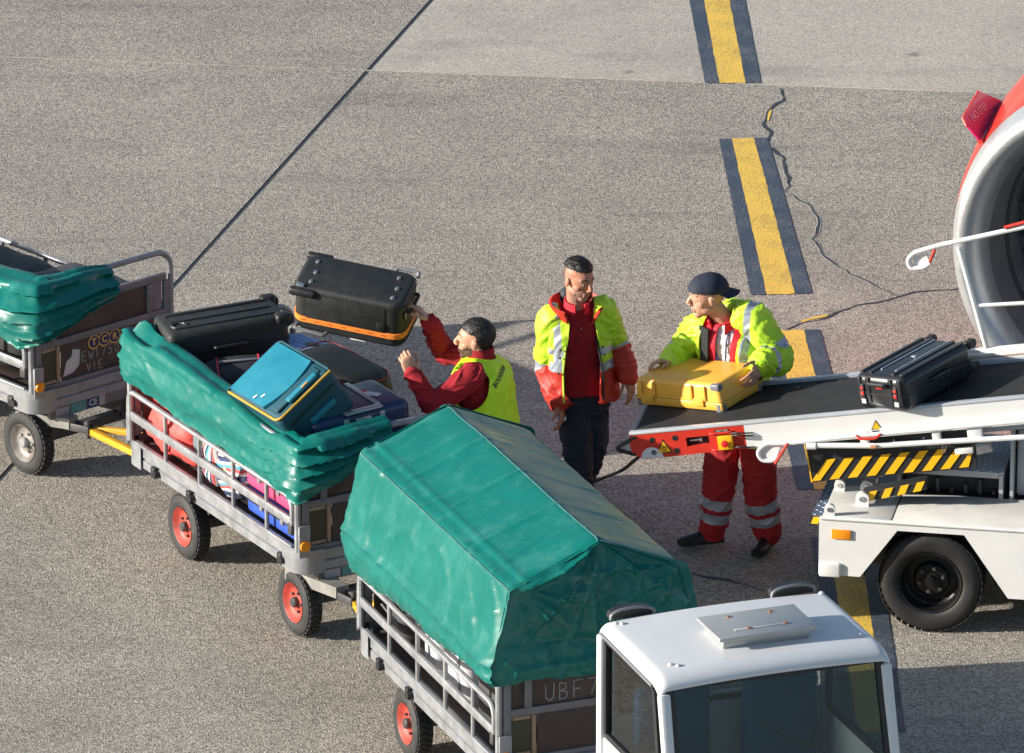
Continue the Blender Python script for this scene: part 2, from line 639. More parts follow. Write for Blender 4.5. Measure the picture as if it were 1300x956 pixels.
# painted guide line: yellow dashes with dark borders
def paint(name, c, wear, under):
    m = bpy.data.materials.new(name)
    m.use_nodes = True
    N, L = m.node_tree.nodes, m.node_tree.links
    b = N['Principled BSDF']
    b.inputs['Roughness'].default_value = .6
    tc = N.new('ShaderNodeTexCoord')
    n = N.new('ShaderNodeTexNoise')
    n.inputs['Scale'].default_value = 70
    n.inputs['Detail'].default_value = 4
    L.new(tc.outputs['Object'], n.inputs['Vector'])
    n2 = N.new('ShaderNodeTexNoise')
    n2.inputs['Scale'].default_value = 3
    n2.inputs['Detail'].default_value = 6
    L.new(tc.outputs['Object'], n2.inputs['Vector'])
    ad = N.new('ShaderNodeMath')
    ad.operation = 'MULTIPLY_ADD'
    L.new(n2.outputs['Fac'], ad.inputs[0])
    ad.inputs[1].default_value = .6
    L.new(n.outputs['Fac'], ad.inputs[2])
    mr = N.new('ShaderNodeMapRange')
    mr.inputs[1].default_value = .9 - wear
    mr.inputs[2].default_value = 1.05 - wear
    L.new(ad.outputs[0], mr.inputs[0])
    mx = N.new('ShaderNodeMix')
    mx.data_type = 'RGBA'
    L.new(mr.outputs[0], mx.inputs[0])
    mx.inputs[6].default_value = (*c, 1)
    mx.inputs[7].default_value = (*under, 1)
    L.new(mx.outputs[2], b.inputs['Base Color'])
    bp = N.new('ShaderNodeBump')
    bp.inputs['Distance'].default_value = .003
    L.new(n.outputs['Fac'], bp.inputs['Height'])
    L.new(bp.outputs[0], b.inputs['Normal'])
    return m
PYEL = paint('yellow_line_paint', (.80, .52, .08), .12, (.5, .33, .08))
PBLK = paint('dark_line_paint', (.042, .058, .088), .1, (.13, .135, .15))
def dash(q, idx, name_label):
    """q: four photo points of the outer outline: start-left, start-right, end-right, end-left"""
    a, b_, c, d = [at(*p) for p in q]
    t = thing('painted_dash', name_label, None, (a + b_ + c + d) / 4, kind='structure', group='yellow dashes of the guide line')
    o = t.location
    def band(s0, s1, nm, m, z):
        K = 40
        rows = []
        for i in range(K + 1):
            u = i / K
            l, r = a.lerp(d, u), b_.lerp(c, u)
            e = .004
            p0 = l.lerp(r, s0 + (e * 4) * noise.noise(V((i * .8, idx * 5 + s0 * 9, 1))))
            p1 = l.lerp(r, s1 + (e * 4) * noise.noise(V((i * .8, idx * 5 + s1 * 9, 1))))
            rows.append([p0.lerp(p1, k / 8) - o + V((0, 0, z)) for k in range(9)])
        for row, sg in ((rows[0], -1), (rows[-1], 1)):
            dr = (d - a).normalized()
            for k in range(9):
                row[k] = row[k] + dr * (.02 * noise.noise(V((k * 2.3, idx, sg))))
        B().grid(rows).build(nm, m, t)
    band(0, .262, 'border_stripe', PBLK, .004)
    band(.262, .725, 'yellow_stripe', PYEL, .0045)
    band(.725, 1, 'border_stripe', PBLK, .004)
dash([(856, -100), (926, -100), (966, 106), (895, 106)], 1, 'painted yellow dash with dark borders at the top edge of the photo')
dash([(913, 177), (974, 175), (1031, 373), (953, 375)], 2, 'painted yellow dash with dark borders, the whole one crossed by the crack')
dash([(965, 421), (1041, 419), (1095, 622), (1012, 622)], 3, 'painted yellow dash with dark borders passing behind the capped worker')
dash([(1030, 682), (1113, 682), (1150, 930), (1068, 930)], 4, 'painted yellow dash with dark borders beside the front loader wheel')
def patch(pts, nm, m):
    P = [at(x, y, 0) for x, y in pts]
    B().add([p + V((0, 0, .003)) for p in P], [tuple(range(len(P)))]).build(nm, m, apron)
patch([(975, 141), (978, 135), (980, 141), (977, 150), (975, 156), (973, 150)], 'old_yellow_paint', PYEL)
patch([(1017, 407), (1034, 402.5), (1052, 399), (1050, 402), (1031, 406), (1018, 410)], 'old_yellow_paint', PYEL)
# ------------------------------------------------------------------ baggage carts
CL, CW, ZB = 2.25, 1.14, .47
def cart_origin(corner, deg, sx):
    c = at(*corner, ZB)
    R3 = rz(deg)
    o = c - R3 @ V((sx * CL / 2, -CW / 2, 0))
    o.z = 0
    return o, R3
class CF:
    """local frame of a cart"""
    def __init__(s, o, R3): s.o, s.R = o, R3
    def w(s, p): return s.o + s.R @ V(p)
    def loc(s, p): return s.R.transposed() @ (V(p) - s.o)
C1 = CF(*cart_origin((45, 526), -48, 1))
C2 = CF(*cart_origin((381, 729), -60.5, 1))
C3 = CF(*cart_origin((455, 820), -68.5, -1))

HL, HW = CL / 2, CW / 2
EFR = mat('shaded_galv_frame', (.17, .172, .19), .55, .2, .2, 8, .0005, 60, col2=(.1, .085, .08), c2amt=.5, c2pos=.55, c2scale=7)  # galvanised steel again, with the shade on the end walls put into its colour
def build_wheel(parent, p, side, rimmat, yaw=0):
    """tyre with tread blocks, dished rim, hub; axle along local y"""
    R_, Wd = .205, .115
    M = Matrix.Translation(V(p)) @ Matrix.Rotation(rad(90) * side + rad(yaw), 4, 'Z')
    b = B()
    pr = [(-Wd * .38, R_ * .58), (-Wd * .5, R_ * .68), (-Wd * .5, R_ * .86), (-Wd * .40, R_ * .95), (-Wd * .2, R_ * .985), (Wd * .2, R_ * .985), (Wd * .40, R_ * .95), (Wd * .5, R_ * .86), (Wd * .5, R_ * .68), (Wd * .38, R_ * .58)]
    b.lathe(pr, M, 40)
    for k in range(34):
        a = 2 * math.pi * k / 34
        for sx in (-.24, 0, .24):
            T = M @ Matrix.Rotation(a + (.05 if sx == 0 else 0), 4, 'X') @ Matrix.Translation((sx * Wd, 0, R_ * .985))
            b.box(T.translation, (Wd * .2, .026, .012), T.to_3x3())
    w = b.build('wheel', RUBBER, parent)
    r = B()
    r.lathe([(-Wd * .36, R_ * .585), (Wd * .4, R_ * .585), (Wd * .46, R_ * .6), (Wd * .4, R_ * .56), (Wd * .22, R_ * .5), (Wd * .12, R_ * .4), (Wd * .14, R_ * .26), (Wd * .2, R_ * .2), (Wd * .2, 0)], M, 32)
    r.build('rim', rimmat, w)
    h = B()
    h.lathe([(Wd * .1, .034), (Wd * .42, .032), (Wd * .5, .024), (Wd * .5, 0)], M, 16)
    for k in range(5):
        a = 2 * math.pi * k / 5
        c = V((Wd * .14, .06 * math.cos(a), .06 * math.sin(a)))
        h.cyl(M @ c, M @ (c + V((.016, 0, 0))), .009, n=6)
    h.build('hub', GALV if rimmat is not REDRIM else DARKST, w)
    return w

def build_cart(label, fr, deg, rimmat, hook=None, apex=None):
    t = thing('baggage_cart', label, 'baggage cart', fr.o, (0, 0, rad(deg)), 'baggage carts coupled in a train')
    # bumper frame: galvanised profile round the deck with rounded corners
    ring = fillet([(-HL, -HW, 0), (HL, -HW, 0), (HL, HW, 0), (-HL, HW, 0)], .11, 6, True)
    b = B()
    prof = [(0, ZB), (.0, ZB + .05), (-.012, ZB + .056), (-.012, ZB + .062), (0, ZB + .068), (0, ZB + .125), (-.05, ZB + .125), (-.05, ZB)]
    cx = V((0, 0, 0))
    rows = []
    n = len(ring)
    for i, p in enumerate(ring):
        tt = (ring[(i + 1) % n] - ring[i - 1]).normalized()
        nn = V((tt.y, -tt.x, 0))
        rows.append([V((p.x, p.y, 0)) + nn * off + V((0, 0, z)) for off, z in prof])
    rows.append(rows[0])
    b.grid(rows, wrap=True)
    b.build('bumper_frame', GALV, t)
    # corner bumpers
    for sx in (-1, 1):
        for sy in (-1, 1):
            c = B()
            arc = []
            for k in range(9):
                a = math.pi / 2 * k / 8
                arc.append(V((sx * (HL - .10 + .115 * math.sin(a)), sy * (HW - .10 + .115 * math.cos(a)), 0)))
            arc = [V((sx * (HL - .2), sy * (HW + .015), 0))] + arc + [V((sx * (HL + .015), sy * (HW - .16), 0))]
            c.grid([[p + V((0, 0, ZB - .012)) for p in arc], [p + V((0, 0, ZB + .135)) for p in arc], [p * .985 + V((0, 0, ZB + .14)) for p in arc]])
            c.build('corner_bumper', GALV, t)
    # deck boards
    for k in range(5):
        y0 = -HW + .06 + k * (CW - .12) / 5
        B().box((0, y0 + (CW - .12) / 10, ZB + .095), (CL - .12, (CW - .12) / 5 - .006, .03), bev=.003).build('deck_board', BOARD, t)
    # chassis beams, axles, bogie
    b = B()
    for sy in (-.28, .28):
        b.box((0, sy, ZB - .03), (CL - .2, .06, .1))
    for x in (-.9, -.3, .3, .85):
        b.box((x, 0, ZB - .01), (.05, CW - .12, .05))
    b.build('chassis', DARKST, t)
    XF, XR = HL - .21, -HL + .6
    for x in (XF, XR):
        b = B()
        b.beam((x, -HW + .14, .205), (x, HW - .14, .205), .06, .06)
        for sy in (-.28, .28):
            b.beam((x, sy, .2), (x, sy, ZB), .08, .05)
        b.build('axle', DARKST, t)
    for x in (XF, XR):
        for sy in (-1, 1):
            build_wheel(t, (x, sy * (HW - .11), .205), sy, rimmat)
    # reflectors and catches under the side rail
    for sy in (-1, 1):
        for x in (-.75, -.28, .9):
            b = B()
            b.box((x, sy * (HW + .012), ZB + .03), (.05, .03, .07), bev=.006)
            b.cyl((x + .035, sy * (HW + .005), ZB + .03), (x + .035, sy * (HW + .035), ZB + .03), .022, n=10)
            b.build('rail_catch', BLKP, t)
    # side rails: hoop of tube, flat mid rail, posts
    for sy in (-1, 1):
        y = sy * (HW - .005)
        zt, zm, z0 = .92, .765, ZB + .125
        b = B()
        path = fillet([(-HL + .01, y, z0), (-HL + .01, y, zt), (HL - .10, y, zt), (HL - .10, y, zm - .02)], .09, 6)
        b.tube(path, .017, 8)
        rail = b.build('side_rail', GALV, t)
        B().box((-.045, y, zm), (CL - .13, .022, .055), bev=.004).build('mid_rail', GALV, rail)
        for x in (-.62, -.17, .27, .7):
            B().tube([(x, y, z0 + .002), (x, y, zt)], .0145, 8).build('rail_post', GALV, rail)
        B().box((HL - .11, y, zm - .045), (.05, .035, .07), bev=.006).build('rail_hinge', DARKST, rail)
        B().box((0, y, z0 + .012), (CL - .2, .03, .02), bev=.003).build('toe_rail', GALV, rail)
    # end walls
    for sx in (-1, 1):
        x = sx * (HL - .035)
        b = B()
        for z, h in ((.60, .05), (.89, .045), (1.125, .045)):
            b.box((x, 0, z), (.035, CW - .1, h), bev=.004)
        ew = b.build('end_frame', EFR if sx > 0 else DARKST, t)
        for y, z0, z1 in ((-HW + .175, .913, 1.10), (HW - .185, .913, 1.10), (-HW + .05, .625, 1.10), (HW - .05, .625, 1.1)):
            B().box((x + sx * .004, y, (z0 + z1) / 2), (.03, .045, z1 - z0), bev=.004).build('end_stile', EFR, ew)
        # boards
        xi = x - sx * .003
        for y0, y1, z0, z1 in ((-HW + .2, HW - .21, .914, 1.1), (-HW + .075, -HW + .15, .914, 1.1), (-HW + .235, HW - .075, .627, .866)):
            B().box((xi, (y0 + y1) / 2, (z0 + z1) / 2), (.014, y1 - y0, z1 - z0), bev=.002).build('end_board', BOARD, ew)
        wp = B().box((xi, HW - .118, 1.006), (.014, .075, .186), bev=.002).build('end_board', mat('weathered_board', (.2, .18, .19), .7, 0, .3, 9, .0006, 50), ew)
        # small window board with wooden trim
        y0, y1, z0, z1 = -HW + .085, -HW + .21, .63, .865
        win = B().box((xi, (y0 + y1) / 2, (z0 + z1) / 2), (.012, y1 - y0, z1 - z0)).build('window_board', mat('olive_board', (.05, .047, .03), .5, 0, .3, 8, .0005, 40), ew)
        b = B()
        for c, d in (((xi + sx * .01, y1, (z0 + z1) / 2), (.016, .022, z1 - z0)), ((xi + sx * .01, (y0 + y1) / 2 - .012, z1 - .01), (.015, y1 - y0 - .02, .02)), ((xi + sx * .01, (y0 + y1) / 2 - .012, z0 + .011), (.015, y1 - y0 - .02, .02))):
            b.box(c, d, bev=.002)
        b.build('window_trim', WOODT, win)
        # end sill under the wall
        B().box((sx * (HL - .02), 0, ZB - .035), (.03, CW - .24, .08), bev=.006).build('end_sill', mat('grimy_sill', (.14, .135, .14), .6, .2, .25, 6, .0006, 40), ew)
        # hoop over the end wall with its corner posts
        b = B()
        path = fillet([(x, -HW + .005, .6), (x, -HW + .005, 1.29), (x, HW - .005, 1.29), (x, HW - .005, .6)], .13, 7)
        b.tube(path, .02, 10)
        b.build('end_hoop', GALV, t)
        # reflector bracket at the near corners
        for sy in (-1, 1):
            bk = B().box((sx * (HL + .002), sy * (HW - .03), ZB + .2), (.014, .075, .2), bev=.003).build('reflector_bracket', GALV, t)
            B().lathe([(0, .034), (.012, .032), (.014, 0)], Matrix.Translation((sx * (HL + .009), sy * (HW - .03), ZB + .175)) @ Matrix.Rotation(0 if sx > 0 else math.pi, 4, 'Z'), 20).build('amber_reflector', AMBER, bk)
    # long tube joining the hoops on the camera side; the far side is rolled open
    for sy in (-1,):
        B().tube([(-HL + .035, sy * (HW - .005), 1.25), (HL - .035, sy * (HW - .005), 1.25)], .016, 8).build('top_rail', GALV, t)
    # coupling beam of the turned bogie, reaching to the tow bar of the next cart
    if hook is not None:
        h = fr.loc(hook)
        p = V((HL - .30, max(-.42, min(.3, h.y - .10)), .33))
        d = (h - p).normalized()
        s_ = V((-d.y, d.x, 0))
        b = B()
        b.prism([p - s_ * .10, p + s_ * .10, h - d * .12 + s_ * .045, h - d * .12 - s_ * .045], (0, 0, .07))
        b.build('coupling_beam', mat('worn_grey_steel', (.26, .255, .24), .5, .3, .2, 8, .0006, 50, col2=(.1, .09, .08), c2amt=.6, c2pos=.55), t)
        b = B()
        for sg in (-.03, .03):
            b.beam(h - d * .2 + s_ * sg + V((0, 0, .015)), h + d * .03 + s_ * sg + V((0, 0, .015)), .016, .05, bev=.004)
        b.cyl(h + V((0, 0, -.05)), h + V((0, 0, .07)), .016, n=10)
        b.build('coupling_jaw', DARKST, t)
        B().beam(V((HL - .55, .0, .36)), V((HL - .05, .12, .36)), .09, .06).build('bogie_beam', DARKST, t)
    if apex is not None:
        h = fr.loc(apex)
        b = B()
        q0, q1, q2 = V((-HL + .05, -.40, .42)), h + (V((-HL, .1, .35)) - h) * .30 + V((-.12, .14, .06)), V((-HL + .05, .3, .42))
        b.beam(h, q0, .045, .04, bev=.004)
        b.beam(h + V((0, .03, .002)), q2, .042, .036, bev=.004)
        b.box(h, (.09, .06, .03), bev=.008)
        b.build('tow_bar', YEL, t)
    return t
cart1 = build_cart('baggage cart at the left edge with pale rims, lettered end board, bunched green cover', C1, -48, mat('pale_rim', (.24, .22, .20), .5, .2, .25, 10, .0005, 50, col2=(.07, .06, .055), c2amt=.8, c2pos=.47, c2scale=9), hook=at(112, 547, .35))
cart2 = build_cart('middle baggage cart with red wheel rims, heaped open with suitcases', C2, -60.5, REDRIM, hook=at(449, 765, .35), apex=at(113, 546, .35))
cart3 = build_cart('nearest baggage cart, under a tall gabled green cover behind the white tractor', C3, -68.5, REDRIM, apex=at(450, 764, .35))

# writing on the end walls (raised flat print on the boards)
CHALK = mat('chalk', (.26, .26, .27), .9, 0, .3, 30)
NAVY_T = mat('navy_print', (.03, .03, .12), .5)
GOLD_T = mat('gold_print', (.75, .5, .06), .5)
xe = HL - .035 - .003 + .0085
for k, ch in enumerate('TCR'):
    cy = -.066 + k * .084
    M = frame4((xe, cy, .822), (0, 1, 0), (0, 0, 1))
    B().lathe([(0, .047), (.0006, .047), (.0006, 0)], M @ Matrix.Rotation(-math.pi / 2, 4, 'Y'), 28).build('emblem_ring', GOLD_T, cart1)
    B().lathe([(0, .040), (.0012, .040), (.0012, 0)], M @ Matrix.Rotation(-math.pi / 2, 4, 'Y'), 28).build('emblem_disc', NAVY_T, cart1)
    text_obj('emblem_letter', ch, M @ Matrix.Translation((0, 0, .0018)), .062, GOLD_T, cart1, bold=.001)
M = frame4((xe, -.165, .715), (0, 1, 0), (0, 0, 1))
scribble('chalk_writing', 'EW1750', M, .062, CHALK, cart1, .007)
M = frame4((xe, -.125, .638), (0, 1, 0), (0, 0, 1))
scribble('chalk_writing', 'VIE', M, .055, CHALK, cart1, .007)
pp = [(y - .15, z) for y, z in [(-.17, .65), (-.09, .66), (-.04, .70), (-.03, .80), (-.09, .815), (-.10, .77), (-.14, .745)]]
B().prism([V((xe, y, z)) for y, z in pp], (.0015, 0, 0)).build('torn_label', mat('torn_paper', (.5, .49, .52), .8, 0, .15, 20), cart1)
def sticker(cart, y, z, w, h, m, txt=None, tm=None):
    s = B().box((HL - .02 + .0165, y, z), (.002, w, h)).build('sticker', m, cart)
    if txt:
        text_obj('lettering', txt, frame4((HL - .0021, y, z), (0, 1, 0), (0, 0, 1)), h * .9, tm, s)
TEALS = mat('teal_print', (.08, .25, .26), .5, 0, .3, 30)
STW = mat('grey_sticker', (.34, .33, .36), .6, 0, .1, 30)
zs = ZB - .035
for c in (cart1, cart2):
    sticker(c, -.35, zs, .105, .05, STW)
    sticker(c, -.225, zs, .12, .06, TEALS)
    sticker(c, -.105, zs, .09, .062, mat('blue_print', (.02, .05, .16), .5), 'CE', PAPER)
    sticker(c, -.03, zs, .045, .07, STW)
B().box((xe, -HW + .11, 1.03), (.001, .05, .022)).build('sticker', PAPER, cart2)
sk = B().box((xe, -HW + .115, .975), (.001, .06, .024)).build('sticker', mat('maroon_print', (.25, .02, .07), .5), cart2)
B().box((xe + .001, -HW + .115, .975), (.001, .046, .012)).build('sticker_band', PAPER, sk)
B().box((xe, -.1, .66), (.001, .035, .014), Matrix.Rotation(.4, 3, 'X')).build('sticker', PAPER, cart2)
scribble('chalk_writing', 'UBF721', frame4((xe, -.29, .93), (0, 1, 0), (0, 0, 1)), .1, CHALK, cart3, .007)

# ------------------------------------------------------------------ tarpaulins
def lerp(a, b_, t): return a + (b_ - a) * t
def open_tarp(name, label, fr, deg, stations, seed, step=.022, extra=None):
    """cover rolled back over the rails. stations: (x, y, nx, ny, ztop, zbot, bulge, pleat, inner)"""
    t = []
    d = 0
    acc = [0]
    for a, c in zip(stations, stations[1:]):
        acc.append(acc[-1] + math.hypot(a[0] - c[0], a[1] - c[1]) + .03)
    K = int(acc[-1] / step)
    rows = []
    for i in range(K + 1):
        s = acc[-1] * i / K
        j = 0
        while j < len(acc) - 2 and acc[j + 1] < s: j += 1
        u = (s - acc[j]) / (acc[j + 1] - acc[j])
        st = [lerp(p, q, u) for p, q in zip(stations[j], stations[j + 1])]
        x, y, nx, ny, zt, zb, bulge, pleat, inner = st
        nn = V((nx, ny, 0)).normalized()
        row = []
        ov = min(1, max(0, (x + HL - .28) / .12))          # the pole lies bare only at the far corner
        sect = [(-.24 * inner, -.16), (-.235 * inner, -.06), (-.20 * inner, .0), (-.15 * inner, .035), (-.10 * inner, .02 + .01 * ov), (-.055 * inner, -.02 + .035 * ov), (-.02, -.035 + .06 * ov), (.012, -.015 + .035 * ov), (.03, -.02 + .02 * ov)]
        for k, (o, z) in enumerate(sect):
            row.append((o, zt + z, 0))
        M_ = 46
        for k in range(1, M_ + 1):
            q = k / M_
            o = .03 + bulge * math.sin(math.pi * min(1, q * 1.05)) ** .8
            tri = ((q * (3.9 + .8 * noise.noise(V((q * 2, s * .8, seed)))) + .55 * noise.noise(V((s * 1.9, seed, 4)))) % 1) ** 1.3
            o += pleat * (tri - .5) * (.75 + .9 * noise.noise(V((s * 3, q * 3, seed + 2))))
            o += .012 * math.sin(q * 9 + s * 2.2) * (1 - min(1, pleat * 20))
            row.append((o, lerp(zt - .02, zb, q), q))
        out = []
        pleat_here = pleat
        for o, z, q in row:
            w = noise.noise(V((s * 1.7, z * 2.2, seed))) * .022 + noise.noise(V((s * 2.2, (z + .16 * s) * 8, seed + 9))) * .005
            rid = 1 - abs(noise.noise(V((s * 1.3 - z * 1.0, z * 6.5 + s * 1.4, seed + 4)))) * 2
            w += .013 * max(0, rid) ** 5
            rd2 = 1 - abs(noise.noise(V((s * 3.5 + z * 2.5, z * 2.0 - s * 1.0, seed + 14)))) * 2.4
            w += .012 * max(0, rd2) ** 4
            if pleat_here > .015:
                r3 = 1 - abs(noise.noise(V((s * 8 + z * 3, z * 9 - s * 2, seed + 41)))) * 2.4
                w += .013 * max(0, r3) ** 3
                w += .012 * noise.noise(V((s * 9, z * 14, seed + 50)))
            zz = z + .018 * noise.noise(V((s * 4, o * 5, seed + 20)))
            if q > .93: zz += .02 * noise.noise(V((s * 5.5, 0, seed + 30)))
            out.append(V((x, y, 0)) + nn * (o + w * (.4 + .6 * q)) + V((0, 0, zz)))
        rows.append(out)
    b = B().grid(rows)
    me = b.mesh(name)
    me.materials.append(TARP)
    def fn(o):
        m = o.modifiers.new('s', 'SOLIDIFY')
        m.thickness = .005
        m.offset = 0
    me = modmesh(me, fn)
    finish(me, 60)
    o = link(name, me)
    o.location = fr.o
    o.rotation_euler = (0, 0, rad(deg))
    tag(o, label, 'tarpaulin', 'green covers of the carts')
    return o
n_ = -1
cover2 = open_tarp('tarpaulin', 'green tarpaulin rolled back along the open side of the middle cart, under the teal suitcase', C2, -60.5, [
    (-HL - .0, HW - .5, -1, 0, 1.18, 1.0, .02, .0, .6),
    (-HL - .0, -HW + .2, -1, 0, 1.28, 1.0, .02, .02, .8),
    (-HL + .0, -HW + .02, -.7, -.7, 1.33, .98, .02, .03, .7),
    (-HL + .16, -HW + .01, 0, -1, 1.31, .985, .015, .012, .7),
    (-.3, -HW + .01, 0, -1, 1.285, .975, .012, .0, .75),
    (HL - .75, -HW + .01, 0, -1, 1.25, .97, .015, .0, .65),
    (HL - .35, -HW + .0, 0, -1, 1.235, .965, .02, .015, .55),
    (HL - .12, -HW - .0, -.05, -1, 1.255, .945, .03, .035, .55),
    (HL + .0, -HW + .0, .7, -.7, 1.26, .925, .03, .055, .6),
    (HL + .03, -HW + .13, 1, 0, 1.29, 1.01, .035, .07, .5),
    (HL + .03, -.2, 1, 0, 1.31, 1.09, .03, .07, .5),
    (HL + .02, .03, 1, 0, 1.31, 1.15, .03, .06, .4)], 3)
cover1 = open_tarp('tarpaulin', 'green tarpaulin bunched in pleats over the corner of the cart at the left edge', C1, -48, [
    (-HL, -HW - .02, 0, -1, 1.25, 1.0, .10, .0, 1),
    (.1, -HW - .02, 0, -1, 1.26, .98, .10, .02, 1),
    (HL - .35, -HW - .03, 0, -1, 1.28, .97, .12, .05, 1),
    (HL - .1, -HW - .02, .1, -1, 1.30, .9, .09, .07, 1),
    (HL + .02, -HW + .02, .7, -.7, 1.30, .93, .06, .07, .8),
    (HL + .04, -HW + .18, 1, 0, 1.31, 1.03, .05, .08, .6),
    (HL + .05, -.2, 1, 0, 1.31, 1.10, .05, .09, .5),
    (HL + .04, .02, 1, 0, 1.29, 1.12, .04, .07, .3)], 8)

# full gabled cover of the nearest cart
def full_tarp():
    prof = [(-.6, .88), (-.63, .95), (-.65, 1.04), (-.655, 1.12), (-.645, 1.21), (-.60, 1.40), (-.555, 1.60), (-.545, 1.64), (-.535, 1.657), (-.515, 1.668),
            (-.3, 1.752), (-.1, 1.835), (-.03, 1.862), (0, 1.87), (.03, 1.862), (.1, 1.83), (.3, 1.745), (.44, 1.685), (.475, 1.668), (.49, 1.65), (.53, 1.5), (.6, 1.3), (.63, 1.12), (.62, 1.0), (.6, .88)]
    # resample
    pts = [V((y, z)) for y, z in prof]
    seg = [0]
    for a, c in zip(pts, pts[1:]): seg.append(seg[-1] + (c - a).length)
    def pr(u):
        s = u * seg[-1]
        j = 0
        while j < len(seg) - 2 and seg[j + 1] < s: j += 1
        return pts[j].lerp(pts[j + 1], (s - seg[j]) / (seg[j + 1] - seg[j]))
    NU, NX = 150, 120
    X0, X1 = -HL - .05, HL + .05
    ctr = V((0, 1.25))
    rows = []
    for i in range(NX + 1):
        x = lerp(X0, X1, i / NX)
        e = min(x - X0, X1 - x)
        row = []
        for k in range(NU + 1):
            u = k / NU
            p = pr(u)
            d = (p - ctr).normalized()
            z = p.y
            left = u < .5
            hem = lerp(.955, 1.085, i / NX)
            if z < 1.15:
                z = hem + (z - .88) / .27 * (1.15 - hem)
                p = V((p.x, z))
            w = .006 * noise.noise(V((x * 1.8, u * 7, 2))) + .003 * noise.noise(V((x * 5, u * 18, 5)))
            # slack between the frame tubes, pulled creases on the sides
            side = 1 if (abs(p.x) > .5) else .25
            cr = 1 - abs(noise.noise(V((x * 2.6 + z * 1.6, z * 2.0 - x * .5, 7)))) * 2.2
            w += side * .015 * max(0, cr) ** 5
            cr2 = 1 - abs(noise.noise(V((x * 5.6 - z * 3.4, z * 1.4, 17)))) * 2.4
            w += side * .010 * max(0, cr2) ** 6
            endk = math.exp(-e / .22)
            cr3 = 1 - abs(noise.noise(V((x * 4 + z * 5, z * 4 - x * 3, 27)))) * 2.3
            w += .012 * endk * side * max(0, cr3) ** 3
            if 1.13 < z < 1.31: w += .014 * math.exp(-((z - 1.215) / .016) ** 2)   # horizontal tube beneath
            # tubes seen through the roof
            for xr in (-.55, .0, .55):
                w += .006 * math.exp(-((x - xr) / .018) ** 2) * (1 if abs(p.x) < .5 else 0)
            for yr in (-.44,): w += .010 * math.exp(-((p.x - yr) / .012) ** 2)
            w -= .018 * math.exp(-(e / .05) ** 2)
            if z < 1.12: w += .02 * noise.noise(V((x * 3, 0, 3)))
            q = p + d * w
            zz = q.y + (.025 * noise.noise(V((x * 1.6, 5, 1 if left else 9))) if z < hem + .05 else 0)
            row.append(V((x + .012 * noise.noise(V((u * 9, x, 4))) * math.exp(-e / .1), q.x, zz)))
        rows.append(row)
    b = B().grid(rows)
    # near and far gables
    for sx in (1, -1):
        NZ, NS = 84, 100
        zb = 1.10 if sx > 0 else 1.0
        G = []
        half = [p for p in pts if p.x <= 0]
        def yl(z):
            for a, c in zip(half, half[1:]):
                if (a.y - z) * (c.y - z) <= 0 and a.y != c.y:
                    return -lerp(a.x, c.x, (z - a.y) / (c.y - a.y))
            return 0.0
        for i in range(NZ + 1):
            z = lerp(zb, 1.868, i / NZ)
            Y = yl(z) * (.985)
            row = []
            for k in range(NS + 1):
                s = lerp(-1, 1, k / NS)
                y = s * Y
                ed = (1 - s * s)
                w = .03 * ed * noise.noise(V((y * 3, z * 3, 11 * sx)))
                # creases fanning from the ridge and the eaves
                for (cy, cz, amp) in ((0, 1.87, .05), (-.5, 1.67, .045), (.5, 1.65, .04)):
                    an = math.atan2(z - cz, y - cy)
                    r = math.hypot(z - cz, y - cy)
                    f = 1 - abs(noise.noise(V((an * 2.8, r * .7, 31 + cy * 9)))) * 2.3
                    w += amp * max(0, f) ** 3 * min(1, r / .22) * math.exp(-r * 1.1) * min(1, ed * 3)
                w += .03 * math.exp(-((z - 1.19 - .05 * y) / .03) ** 2) * ed
                w -= .03 * math.exp(-((z - 1.29 + .08 * y) / .04) ** 2) * ed
                r5 = 1 - abs(noise.noise(V((y * 3.2 + z * 2.2, z * 4.2 - y * 2.0, 71 * sx)))) * 2.3
                w += .022 * max(0, r5) ** 4 * min(1, ed * 2.5)
                r6 = 1 - abs(noise.noise(V((y * 7.5 - z * 3, z * 8.0 + y * 2.5, 83 * sx)))) * 2.3
                w += .006 * max(0, r6) ** 3 * min(1, ed * 2.5)
                low = max(0, 1.4 - z)
                row.append(V((sx * (HL + .05 - .018 + w + low * .05 * ed), y, z + (.03 * noise.noise(V((y * 4, 3, sx))) if i == 0 else 0))))
            G.append(row)
        b.grid(G)
    me = b.mesh('tarpaulin')
    me.materials.append(TARP)
    bm = bmesh.new()
    bm.from_mesh(me)
    bmesh.ops.remove_doubles(bm, verts=bm.verts[:], dist=.0005)
    bmesh.ops.recalc_face_normals(bm, faces=bm.faces[:])
    bm.to_mesh(me)
    bm.free()
    def fn(o):
        m = o.modifiers.new('s', 'SOLIDIFY')
        m.thickness = .004
        m.offset = 0
    me = modmesh(me, fn)
    finish(me, 50)
    o = link('tarpaulin', me)
    o.location = C3.o
    o.rotation_euler = (0, 0, rad(-68.5))
    for yy, zz, rr in ((-.547, 1.655, .006), (0, 1.874, .005), (.485, 1.66, .005)):
        best = min(range(NU + 1), key=lambda k: abs(pr(k / NU).x - yy) + abs(pr(k / NU).y - zz))
        B().tube([rows[i][best] + V((0, 0, .002)) for i in range(1, NX, 2)], rr, 6).build('worn_edge', mat('worn_green_edge', (.025, .125, .12), .5, 0, .3, 12), o)
    for i in range(6, NX - 4, 9):
        q = rows[i][0].lerp(rows[i][2], .8)
        B().lathe([(-.002, .016), (.003, .015), (.003, .008), (-.002, .007)], Matrix.Translation(q + V((0, -.004, .012))) @ Matrix.Rotation(-math.pi / 2, 4, 'Z'), 14).build('eyelet', CHROME, o)
    tag(o, 'taut green gabled tarpaulin covering the whole nearest baggage cart', 'tarpaulin', 'green covers of the carts')
    return o
cover3 = full_tarp()
